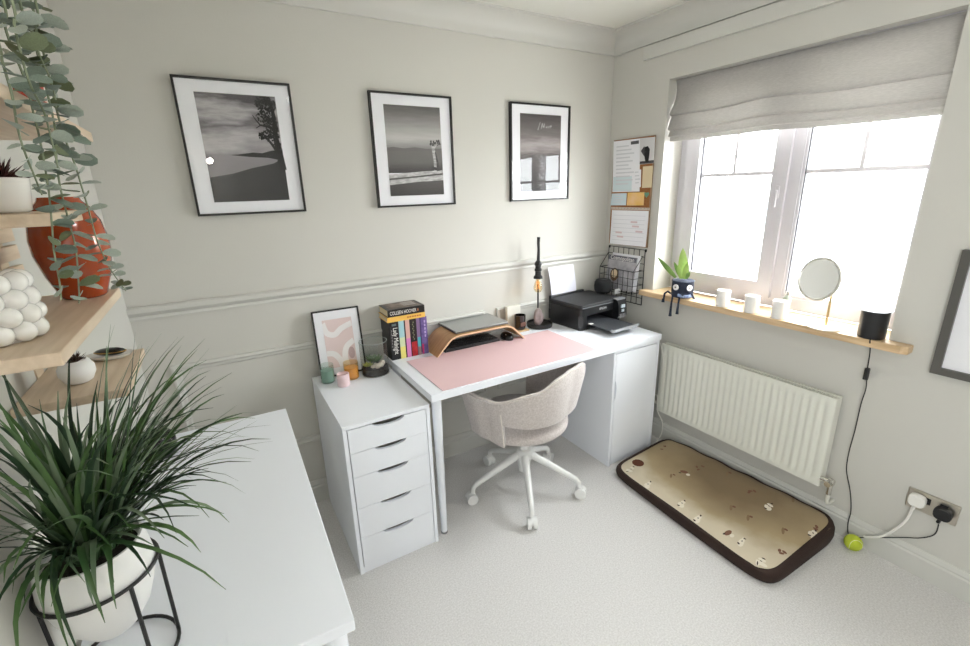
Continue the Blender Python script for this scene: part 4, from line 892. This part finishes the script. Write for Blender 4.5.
SUC = mat('aloe_green', (128, 164, 72), .4, col2=(164, 190, 104), vscale=14); SUC2 = mat('aloe_deep', (92, 128, 56), .4, col2=(120, 156, 80), vscale=14)
for (px, py, w_, m_, X) in ((657.5, 257, .013, SUC2, 2.52), (683, 248, .024, SUC, 2.56), (688, 262, .016, SUC, 2.54), (678, 265, .014, SUC, 2.53), (690, 272, .012, SUC2, 2.55), (674, 262, .012, SUC2, 2.57)):
    tp = on_x(px, py, X); bladeleaf((ex+(X-ex)*.4, ey+(tp.y-ey)*.25, ST_+.103), tp, w_, m_, pla, (0, 0, .0))
# three small white pots
for k, (px, py, lab, bot) in enumerate(((726, 306, 'white ceramic candle pot nearest the crochet plant on the sill', 0), (752, 312.5, 'white ceramic candle pot in the middle of three on the sill', 0), (778.5, 318.5, 'white ceramic pot with a small bottle behind it, nearest the mirror', 1))):
    c = on_z(px, py-2, ST_); cx, cy = 2.535, c.y-.012
    t_ = thing('candle_pot', lab, 'pot', (cx, cy, ST_), group='white pots on the sill')
    part(MB().lathe([(.03, 0), (.033, .004), (.033, .082), (.0295, .084), (.029, .07), (.001, .068)], (cx, cy, ST_+.0005), 26), 'pot', CERAM, t_, smooth=45)
    if bot:
        bo = thing('small_bottle', 'small grey-green bottle behind the third white pot on the sill', 'bottle', (cx+.055, cy+.0, ST_))
        part(MB().lathe([(.016, 0), (.017, .003), (.017, .085), (.009, .095), (.009, .105)], (cx+.058, cy+.004, ST_+.0005), 18), 'bottle_body', mat('grey_bottle', (150, 156, 140), .3), bo, smooth=40)
        part(MB().lathe([(.010, .1), (.010, .118), (.001, .119)], (cx+.058, cy+.004, ST_+.0005), 14), 'cap', CHROME, bo, smooth=40)
    else: part(MB().lathe([(.028, .0685), (.001, .069)], (cx, cy, ST_+.0005), 20, cap=False), 'wax', mat('cream_wax', (240, 234, 222), .5), t_)
# mirror on a stand
mx_, my = 2.535, -1.335
mi = thing('vanity_mirror', 'round tilting mirror on a thin gold stand on the sill', 'mirror', (mx_, my, ST_))
GOLDM = mat('brushed_gold', (214, 188, 142), .3, 1)
part(MB().lathe([(.062, 0), (.063, .004), (.058, .007), (.001, .009)], (mx_, my, ST_+.0005), 32), 'base', mat('cream_metal', (228, 216, 196), .4), mi, smooth=35)
part(MB().tube([(mx_+.012, my, ST_+.006), (mx_+.012, my, 1.08)], .005, 10), 'post', GOLDM, mi, smooth=True)
mc = Vector((mx_-.005, my+.03, 1.155)); mn = Vector((-.84, .22, .16)).normalized(); 
e1 = mn.orthogonal().normalized(); e2 = mn.cross(e1)
mc = on_x(819, 279, mx_-.005)
def ringp(r_, o_): return [mc+mn*o_+(e1*math.cos(a)+e2*math.sin(a))*r_ for a in [2*math.pi*k/40 for k in range(40)]]
part(MB().tube(ringp(.088, 0), .006, 8, closed=True), 'rim', mat('rim_silver', (206, 204, 196), .3, .8), mi, smooth=True)
part(MB().add(ringp(.086, .002)+ringp(.086, -.004), [tuple(range(40)), tuple(range(79, 39, -1))]+[(i, (i+1) % 40, 40+(i+1) % 40, 40+i) for i in range(40)]), 'mirror_glass', mat('mirror_silver', (236, 238, 238), .02, 1), mi)
part(MB().tube([(mx_+.012, my, 1.07), mc-mn*.012+Vector((0, 0, -.03)), mc-mn*.006], .005, 8), 'pivot', GOLDM, mi, smooth=True)
# black cylinder lamp at the end of the sill
kx, ky = 2.545, -1.528
ks = thing('cylinder_lamp', 'black cylindrical lamp at the right end of the sill', 'lamp', (kx, ky-.0, ST_))
ks.location = (kx, -1.497, ST_); ky = -1.497
part(MB().lathe([(.043, 0), (.046, .004), (.046, .108), (.043, .111), (.001, .1115)], (kx, ky, ST_+.0005), 36), 'body', mat('black_satin', (28, 28, 30), .35), ks, smooth=40)
# cord down to the socket
cdn = thing('black_cable', 'thin black cord with inline switch hanging from the sill to the socket', 'cord', (2.55, -1.55, .02))
pp = [Vector((kx-.03, ky-.035, ST_+.006)), Vector((2.512, -1.512, ST_+.006)), Vector((2.497, -1.514, ST_-.004))]
for px, py in ((870, 352), (867, 372), (866, 388), (861, 404), (855, 430), (849, 452), (846.5, 470), (850, 490), (851, 510), (848, 523)):
    p = on_x(px, py, 2.545); pp.append(p)
pp += [Vector((2.54, -1.578, .03)), Vector((2.54, -1.60, .030)), Vector((2.54, -1.65, .07)), Vector((2.541, -1.70, .105)), Vector((2.548, -1.75, .14)), Vector((2.548, -1.795, .172)), Vector((2.545, -1.828, .215)), Vector((2.538, -1.832, .268))]
def smoothpts(P, n=5):
    out = []
    for i in range(len(P)-1):
        p0, p1, p2, p3 = P[max(i-1, 0)], P[i], P[i+1], P[min(i+2, len(P)-1)]
        for k in range(n): q = k/n; out.append(.5*((2*p1)+(p2-p0)*q+(2*p0-5*p1+4*p2-p3)*q*q+(3*p1-p0-3*p2+p3)*q**3))
    return out+[P[-1]]
part(MB().tube(smoothpts(pp), .0022, 6), 'cable', BLACK, cdn, smooth=True)
sw = on_x(866.5, 374, 2.545)
part(MB().box(sw.x-.009, sw.x+.009, sw.y-.008, sw.y+.008, sw.z-.026, sw.z+.026), 'inline_switch', BLACK, cdn, bevel=.004)
# wall socket with plugs
sk = thing('wall_socket', 'double wall socket with brushed steel plate low on the wall', 'socket', (W, -1.795, .28))
sy0, sy1, sz0, sz1 = -1.872, -1.722, .276, .362
part(B(W-.008, W-.0005, sy0, sy1, sz0, sz1), 'plate', STEEL, sk, bevel=.003)
for y in (-1.79, -1.84): part(B(W-.011, W-.007, y-.014+.012, y+.010+.012, .318, .345), 'rocker_switch', BLACK, sk, bevel=.002)
for s, (yc, zc, m_, lab, nm, dk_) in enumerate(((-1.757, .325, mat('plug_white', (234, 232, 226), .4), 'white plug and cable in the wall socket', 'white_plug', 0), (-1.834, .315, BLACK, 'black plug in the wall socket beside the white plug', 'black_plug', 1))):
    t_ = thing(nm, lab, 'plug', (W-.02, yc, zc)); pts = []
    for k in range(16):
        a = 2*math.pi*k/16; pts.append((yc+.026*math.copysign(abs(math.cos(a))**.7, math.cos(a)), zc+.026*math.copysign(abs(math.sin(a))**.7, math.sin(a))))
    part(MB().prism(pts, W-.036, W-.0085, 'x'), 'plug_body', m_, t_, bevel=.004, smooth=40)
    part(MB().tube([(W-.024, yc+.002, zc-.02), (W-.026, yc+.006, zc-.042)], .006, 8), 'strain_relief', m_, t_, smooth=True)
    if not dk_:
        wp = [Vector((W-.026, yc+.006, zc-.04)), Vector((W-.034, -1.745, .23)), Vector((W-.042, -1.72, .165)), Vector((W-.045, -1.69, .115)), Vector((W-.045, -1.65, .08)), Vector((W-.044, -1.635, .072))]
        part(MB().tube(smoothpts(wp), .0045, 8), 'cable', m_, t_, smooth=True)
# tennis ball
bc = (2.497, -1.612, .034)
tb = thing('tennis_ball', 'yellow-green tennis ball on the carpet by the dog bed', 'ball', (bc[0], bc[1], 0))
part(MB().ball(bc, .0335, 24, 16), 'felt', mat('tennis_felt', (190, 204, 62), .95, bump=.6, bscale=400), tb, smooth=True)
part(MB().tube([Vector(bc)+Vector((math.cos(a)*.75+.25*math.cos(3*a), math.sin(a)*.75-.25*math.sin(3*a), .72*math.sin(2*a))).normalized()*.0334 for a in [2*math.pi*k/40 for k in range(40)]], .0012, 5, closed=True), 'seam', mat('seam_pale', (226, 228, 190), .9), tb, smooth=True)
# white cables beside the cabinet
c_ = [on_x(660.5, 343, 2.45), on_x(663.5, 360, 2.45), on_x(664, 378, 2.45), on_x(661.5, 391, 2.45)]
one(MB().tube(smoothpts(c_), .0028, 7), 'white_cable', mat('cable_white', (226, 224, 216), .5), 'short white cable hanging beside the desk over the radiator', 'cable', smooth=True)
c_ = [Vector((2.44, -.60, .34)), Vector((2.44, -.61, .25)), Vector((2.455, -.64, .18)), Vector((2.45, -.645, .11)), Vector((2.435, -.63, .05)), Vector((2.425, -.625, .006))]
one(MB().tube(smoothpts([c_[0]+Vector((-.02, .02, 0))]+c_), .0025, 6), 'floor_cable', mat('cable_white', (226, 224, 216), .5), 'thin white cable looping to the carpet behind the cabinet', 'cable', smooth=True)

# ================================================================== shelves on the left wall
SD = .16
sf = thing('wall_shelves', 'pale pine wall shelves with slatted back above the side table', 'shelf', (.08, -1.2, 1.2))
boards = {'s0': (-1.50, -.94, 1.935, 1.953), 's1': (-1.52, -.937, 1.661, 1.679), 's2': (-1.39, -1.215, 1.516, 1.533), 's3': (-1.516, -1.066, 1.360, 1.377), 's4': (-1.225, -.966, 1.204, 1.220)}
for k, (y0, y1, z0, z1) in boards.items(): part(B(.002, SD, y0, y1, z0, z1), 'shelf_board', PINE, sf, bevel=.0015)
for z0, z1 in ((1.628, 1.65), (1.477, 1.504), (1.444, 1.470), (1.404, 1.432)): part(B(.003, .014, -1.5, -1.0, z0, z1), 'back_slat', PINE, sf, bevel=.001)
for y in (-1.42, -1.05): part(B(.0005, .003, y-.02, y+.02, 1.19, 1.95), 'back_rail', PINE, sf)
# orange vase
vx, vy, vz = .118, -1.127, 1.3775
va_ = thing('vase', 'glossy burnt-orange round vase on the pine shelf', 'vase', (vx, vy, vz))
part(MB().lathe([(.03, 0), (.034, .004), (.036, .012), (.046, .04), (.0545, .08), (.055, .105), (.05, .135), (.04, .158), (.03, .17), (.028, .176), (.024, .176), (.022, .165), (.001, .16)], (vx, vy, vz), 40), 'vessel', mat('orange_glaze', (176, 76, 30), .14, col2=(150, 58, 22), vscale=9, coat=.4), va_, smooth=50)
# bubble pot
bx, by, bz_ = .083, -1.415, 1.3775
bp2 = thing('bubble_pot', 'white ceramic pot covered in bubbles on the pine shelf', 'pot', (bx, by, bz_))
part(MB().lathe([(.03, .0), (.033, .004), (.034, .083), (.030, .084), (.028, .06), (.001, .058)], (bx, by, bz_), 28), 'vessel', CERAM, bp2, smooth=45)
bme = MB().ball((0, 0, 0), .0132, 14, 9).mesh('bubble', CERAM, True)
for row in range(4):
    for k in range(10):
        a = 2*math.pi*(k+.5*(row % 2))/10; rr = .0375-.0012*(row-1.2)**2
        o = part(bme, 'bubble', CERAM, bp2); o.location = Vector((bx+rr*math.cos(a), by+rr*math.sin(a), bz_+.0135+row*.0205))-bp2.location
# spiky plant in a white pot
def spikes(c, r_, n, m, parent, seed, hl=.04, nm='spiky_leaf'):
    q = random.Random(seed)
    for k in range(n):
        a = q.uniform(0, 6.283); e = R(q.uniform(10, 88)); d = Vector((math.cos(a)*math.cos(e), math.sin(a)*math.cos(e), math.sin(e))); s = d.orthogonal().normalized(); L_ = hl*q.uniform(.7, 1.1); w_ = hl*.09
        b0 = Vector(c)+Vector((math.cos(a), math.sin(a), 0))*r_*.4*q.random(); t2 = d.cross(s)
        part(MB().add([b0+s*w_, b0-s*w_*.5+t2*w_, b0-s*w_*.5-t2*w_, b0+d*L_], [(0, 1, 3), (1, 2, 3), (2, 0, 3)]), nm, m, parent)
SPK = mat('burgundy_leaf', (62, 30, 28), .6, var=.25, vscale=30)
wpx, wpy = .096, -1.30
w1 = thing('white_pot', 'smooth white pot on the short upper shelf', 'pot', (wpx, wpy, 1.5335))
part(MB().lathe([(.022, 0), (.026, .003), (.0325, .046), (.030, .047), (.029, .04), (.001, .039)], (wpx, wpy, 1.5335), 28), 'vessel', CERAM, w1, smooth=45)
w2 = thing('spiky_plant', 'dark burgundy spiky plant in the white pot on the upper shelf', 'plant', (wpx, wpy, 1.5735)); spikes((wpx, wpy, 1.5755), .014, 110, SPK, w2, 4, .034)
# round pot with bristly plant on the low shelf
qx, qy, qz = .078, -1.14, 1.2205
w3 = thing('round_pot', 'small round off-white pot on the lowest pine shelf', 'pot', (qx, qy, qz))
part(MB().lathe([(.014, 0), (.021, .004), (.0275, .018), (.0275, .03), (.021, .043), (.018, .044), (.016, .04), (.001, .039)], (qx, qy, qz), 28), 'vessel', CERAMM, w3, smooth=50)
w4 = thing('bristly_plant', 'brown bristly plant in the small round pot', 'plant', (qx, qy, qz+.039)); spikes((qx, qy, qz+.0405), .008, 40, mat('bristle_brown', (70, 48, 38), .7, var=.25), w4, 8, .022)
# dish with dark object
tx_, ty_ = .105, -1.005
d1 = thing('oval_dish', 'white oval dish at the end of the lowest shelf', 'dish', (tx_, ty_, 1.2205))
part(MB().lathe([(.6, 0), (.85, .15), (1.0, .5), (.96, .5), (.8, .2), (.001, .14)], n=28).xf(Matrix.Translation((tx_, ty_, 1.2205)) @ Matrix.Rotation(R(-20), 4, 'Z') @ Matrix.Diagonal((.044, .028, .02, 1))), 'dish', CERAM, d1, smooth=50)
d2 = thing('trinket_case', 'shiny black and gold oval case lying in the white dish', 'case', (tx_, ty_, 1.224))
part(MB().ball((0, 0, 0), 1, 18, 10).xf(Matrix.Translation((tx_+.002, ty_, 1.2345)) @ Matrix.Rotation(R(-20), 4, 'Z') @ Matrix.Diagonal((.03, .013, .0085, 1))), 'case_shell', mat('gloss_black_case', (18, 15, 14), .12, coat=.5), d2, smooth=True)
part(MB().tube([(tx_+.002+.0302*math.cos(a)*math.cos(R(-20))-.0132*math.sin(a)*math.sin(R(-20)), ty_+.0302*math.cos(a)*math.sin(R(-20))+.0132*math.sin(a)*math.cos(R(-20)), 1.2345) for a in [2*math.pi*k/30 for k in range(30)]], .0011, 5, closed=True), 'gold_rim', mat('gold_rim', (190, 150, 84), .25, 1), d2, smooth=True)
# red box and white dish on the upper shelf
rb_ = thing('red_box', 'small red box on the high shelf behind the eucalyptus', 'box', (.135, -1.2, 1.68))
part(B(.12, .15, -1.215, -1.185, 1.6795, 1.718), 'carton', mat('red_card', (176, 62, 46), .6), rb_, bevel=.001); part(B(.1498, .1502, -1.212, -1.188, 1.695, 1.703), 'label_band', mat('card_pale', (222, 190, 170), .6), rb_)
# ---- hanging eucalyptus
ex_, ey_ = .085, -1.33
ept = thing('eucalyptus_pot', 'white pot of trailing eucalyptus on the topmost shelf', 'pot', (ex_, ey_, 1.9535))
part(MB().lathe([(.04, 0), (.046, .004), (.056, .085), (.052, .086), (.05, .075), (.001, .074)], (ex_, ey_, 1.9535), 28), 'vessel', CERAMM, ept, smooth=45)
eu = thing('eucalyptus', 'trailing grey-green eucalyptus hanging down in front of the shelves', 'plant', (ex_, ey_, 2.03))
def leafmesh(name, m, wr):
    n = 9; vs = [(0, 0, 0)]; 
    for k in range(n): 
        a = math.pi*2*k/n; vs.append((.5-.5*math.cos(a), wr*math.sin(a)*(1.08-.16*math.cos(a)), .10*abs(math.sin(a))))
    vs.append((.5, 0, 0)); c = len(vs)-1
    return MB().add(vs[1:], [(c-1, i, (i+1) % n) for i in range(n)]).mesh(name, m, True)
LM = [leafmesh('leaf', m, w_) for m, w_ in zip(EUC, (.36, .33, .38))] + [leafmesh('leaf', EUC[1], .4)]
strands = [([(16, -12), (22, 10), (32, 32), (39, 59), (46, 87), (55, 128), (57, 165), (62, 195), (70, 225), (76, 250), (79, 290), (79, 303)], .186, 1.0),
           ([(2, -5), (4, 20), (10, 42), (25, 80), (34, 115), (40, 140), (48, 185), (52, 225), (54, 250), (60, 285), (61, 300)], .176, .9),
           ([(28, -8), (36, 18), (44, 55), (52, 90), (62, 130), (75, 165), (82, 188), (90, 215), (97, 240), (108, 265), (120, 283), (126, 291)], .190, .95),
           ([(-8, 20), (2, 60), (12, 95), (17, 125), (24, 150), (36, 180), (42, 195)], .180, .85),
           ([(10, -8), (14, 22), (20, 50), (30, 84), (44, 112), (52, 142), (58, 168)], .198, .9),
           ([(34, -6), (36, 24), (38, 50), (50, 78), (56, 100)], .205, .9)]
lr = random.Random(21)
for si, (pix, X, sc) in enumerate(strands):
    P = [on_x(px, py, X) for px, py in pix]
    P = [Vector((ex_+.02, ey_+.01*si, 2.044)), Vector((.135+.005*si, P[0].y*.6+ey_*.4, 2.062)), Vector((X, P[0].y, 2.0))] + P
    SP = smoothpts(P, 6); part(MB().tube(SP, .0013, 5, radii=[.0018-.001*k/len(SP) for k in range(len(SP))]), 'stem', STEM, eu, smooth=True)
    acc = 0; node = 0; tot = sum((SP[i+1]-SP[i]).length for i in range(len(SP)-1)); run = 0
    for i in range(18, len(SP)-1):
        acc += (SP[i+1]-SP[i]).length; run = i/len(SP)
        if acc < .0165*(1-.3*run): continue
        acc = 0; node += 1; base_a = node*1.57+lr.uniform(-.5, .5)
        for s in (0, 1):
            a = base_a+math.pi*s; L_ = (.033-.013*run)*sc*lr.uniform(.75, 1.15); dz = lr.uniform(-.5, .35)
            d = Vector((math.cos(a), math.sin(a), dz)).normalized()
            if SP[i].x+d.x*L_ < SD+.004: d = Vector((abs(d.x), d.y, d.z)); 
            side = Vector((0, 0, 1)).cross(d).normalized(); nrm = d.cross(side); tw = lr.uniform(-.9, .9); s2 = side*math.cos(tw)+nrm*math.sin(tw); n2 = d.cross(s2)
            o = part(LM[lr.choice((0, 0, 1, 2, 3) if run > .45 else (0, 0, 2, 2, 1))], 'leaf', None, eu)
            o.matrix_basis = Matrix.Translation(SP[i]-eu.location) @ Matrix(((d.x, s2.x, n2.x, 0), (d.y, s2.y, n2.y, 0), (d.z, s2.z, n2.z, 0), (0, 0, 0, 1))) @ Matrix.Scale(L_, 4)

# ================================================================== on the side table
px_, py_ = .0855, -1.368; rz, fz = .965, SZ+.0045
ps = thing('plant_stand', 'black wire plant stand on the white side table', 'plant stand', (px_, py_, SZ))
def circ(r_, z, n=40): return [(px_+r_*math.cos(2*math.pi*k/n), py_+r_*math.sin(2*math.pi*k/n), z) for k in range(n)]
part(MB().tube(circ(.0795, rz), .0032, 8, closed=True), 'top_ring', BLACKM, ps, smooth=True)
part(MB().tube(circ(.0775, fz), .0032, 8, closed=True), 'bottom_ring', BLACKM, ps, smooth=True)
for az_ in (12, 84, 186, -52):
    a = R(az_); part(MB().tube([(px_+.0795*math.cos(a), py_+.0795*math.sin(a), rz), (px_+.0775*math.cos(a), py_+.0775*math.sin(a), fz)], .0032, 8), 'leg', BLACKM, ps, smooth=True)
pot = thing('bowl_pot', 'white bowl-shaped plant pot hung in the black wire stand', 'plant pot', (px_, py_, .86))
part(MB().lathe([(.03, -.006), (.036, 0), (.056, .03), (.068, .065), (.0745, .095), (.0757, .107), (.0735, .13), (.069, .158), (.0655, .158), (.066, .14), (.001, .138)], (px_, py_, .862), 44), 'bowl', CERAMM, pot, smooth=60)
part(MB().lathe([(.065, .1385), (.04, .146), (.001, .148)], (px_, py_, .862), 24, cap=False), 'soil', mat('dark_soil', (38, 32, 28), .95, bump=1, bscale=160), pot, smooth=True)
gp_ = thing('grass_plant', 'bushy dark green grassy plant spilling over the white bowl pot', 'plant', (px_, py_, 1.0))
def blocked(p):
    if p.x < .008 or p.z < SZ+.012: return True
    if p.x < SD+.006 and -1.525 < p.y < -1.06 and 1.348 < p.z < 1.47: return True
    if p.x < SD+.006 and -1.235 < p.y < -.96 and 1.192 < p.z < 1.30: return True
    if p.z < 1.02 and (Vector((p.x-px_, p.y-py_, 0)).length < .082) and (Vector((p.x-px_, p.y-py_, 0)).length > .058): return True
    if p.x < .17 and -1.0 < p.y < -.55 and p.z < .95: return True
    return False
gr_ = random.Random(5); made = 0; tries = 0
def grass(az, elev, length, droop, wid, base_r, m):
    b0 = Vector((px_+base_r*math.cos(az)*.8, py_+base_r*math.sin(az)*.8, 1.012)); n = 9
    p = b0.copy(); P = [p.copy()]; e = elev; drift = gr_.uniform(-.8, .8)
    for k in range(n):
        hz = Vector((math.cos(az+drift*k/n), math.sin(az+drift*k/n), 0)); 
        e = elev-droop*((k+.5)/n)**1.6; p = p+(hz*math.cos(e)+Vector((0, 0, 1))*math.sin(e))*(length/n); P.append(p.copy())
    if any(blocked(q) for q in P): return None
    side = Vector((-math.sin(az), math.cos(az), 0)); tw = gr_.uniform(-.5, .5); vs = []; fs = []
    for k, q in enumerate(P):
        t_ = (P[min(k+1, n)]-P[max(k-1, 0)]).normalized(); s = side; nr = t_.cross(s); f_ = k/n; s2 = s*math.cos(tw*f_)+nr*math.sin(tw*f_); n2 = t_.cross(s2)
        w_ = wid*(min(1, .55+f_*2.2))*(1-f_**3)+.0003
        vs += [q-s2*w_, q-n2*w_*.35, q+s2*w_]
    for k in range(n): fs += [(3*k, 3*k+1, 3*k+4, 3*k+3), (3*k+1, 3*k+2, 3*k+5, 3*k+4)]
    return part(MB().add(vs, fs), 'leaf', m, gp_, smooth=70)
fixed = [(40, 60, .37, 75), (28, 55, .33, 75), (16, 58, .32, 95), (52, 64, .36, 66), (62, 68, .38, 60), (5, 48, .25, 95), (-8, 45, .22, 110), (-65, 62, .22, 150), (-80, 60, .24, 160), (-55, 58, .22, 150), (-95, 55, .26, 150), (-110, 48, .24, 120), (-125, 40, .2, 90), (70, 72, .37, 42), (78, 74, .36, 40), (48, 70, .36, 40), (34, 66, .37, 55), (-72, 66, .2, 165), (22, 70, .34, 40), (-30, 44, .2, 110)]
for az, el, L_, dr_ in fixed: grass(R(az), R(el), L_, R(dr_), .0046, .03, gr_.choice((LEAFG, LEAFG2)))
for k in range(400):
    if made > 60: break
    az = R(gr_.uniform(-170, 25)); el = R(gr_.uniform(66, 88)); L_ = gr_.uniform(.24, .38)
    if grass(az, el, L_, R(gr_.uniform(5, 45)), gr_.uniform(.0032, .0048), .05*math.sqrt(gr_.random()), gr_.choice((LEAFG, LEAFG2, LEAFG3))): made += 1
while made < 275 and tries < 9000:
    tries += 1
    az = gr_.uniform(0, 6.283); el = R(gr_.uniform(46, 88)); L_ = gr_.uniform(.15, .34); dr_ = R(gr_.uniform(15, 115))
    if grass(az, el, L_, dr_, gr_.uniform(.0026, .0042), .046*math.sqrt(gr_.random()), gr_.choice((LEAFG, LEAFG, LEAFG3, LEAFG3, LEAFG2))): made += 1
# black jar with glass lid at the back of the table
jx, jy = .094, -.625
jr = thing('black_jar', 'black glass jar with a clear stopper at the back of the side table', 'jar', (jx, jy, SZ))
part(MB().lathe([(.03, 0), (.036, .004), (.041, .03), (.040, .06), (.03, .078), (.02, .082), (.018, .081)], (jx, jy, SZ+.0005), 30), 'vessel', mat('gloss_black_jar', (16, 15, 16), .1, coat=.5), jr, smooth=50)
part(MB().lathe([(.012, .078), (.012, .09), (.02, .1), (.022, .115), (.014, .128), (.001, .131)], (jx, jy, SZ+.0005), 20), 'stopper', JARG, jr, smooth=50)
# ---- tree and house beyond the glass
tr_ = thing('garden_tree', 'leafy green tree outside beyond the window', 'tree', (13.5, 1.9, -2.65))
TXY = Vector((11.0, -.9, 0)); tr_.location = (TXY.x, TXY.y, -2.65)
part(MB().tube([(TXY.x, TXY.y, -2.65), (TXY.x+.1, TXY.y, -.5), (TXY.x, TXY.y+.1, 2.2)], .16, 10, radii=[.2, .14, .06]), 'trunk', mat('bark', (110, 94, 78), .9), tr_, smooth=True)
fol = MB(); fr_ = random.Random(2)
for k in range(1500):
    u = Vector((fr_.gauss(0, 1), fr_.gauss(0, 1), fr_.gauss(0, 1))).normalized()*fr_.random()**.35; c = Vector((TXY.x, TXY.y, 1.9))+Vector((u.x*1.3, u.y*1.15, u.z*1.6)); d = Vector((fr_.gauss(0, 1), fr_.gauss(0, 1), fr_.gauss(0, .6))).normalized(); s = d.orthogonal().normalized(); L_ = fr_.uniform(.12, .22)
    fol.add([c, c+d*L_*.5+s*L_*.25, c+d*L_, c+d*L_*.5-s*L_*.25], [(0, 1, 2, 3)])
part(fol, 'foliage', mat('tree_foliage', (150, 172, 110), .7), tr_, kind='stuff')
ho = thing('neighbour_house', 'pale rendered house across the road beyond the window', 'house', (24, 6.5, -2.65)); HW_ = mat('pale_render', (224, 222, 216), .9)
part(B(22, 28, 2.5, 11, -2.65, 1.6), 'wall', HW_, ho); part(MB().prism([(21.6, 1.6), (28.4, 1.6), (25, 4.0)], 2.2, 11.3), 'roof', mat('roof_grey', (150, 146, 142), .9), ho)
for y, z in ((4, .0), (7, .0), (9.6, .0), (7, -2)): w_ = part(B(21.95, 22.01, y-.6, y+.6, z-.5, z+.7), 'window', UPVC, ho); part(B(21.93, 21.955, y-.5, y+.5, z-.4, z+.6), 'pane', mat('far_pane', (120, 130, 140), .2), w_)
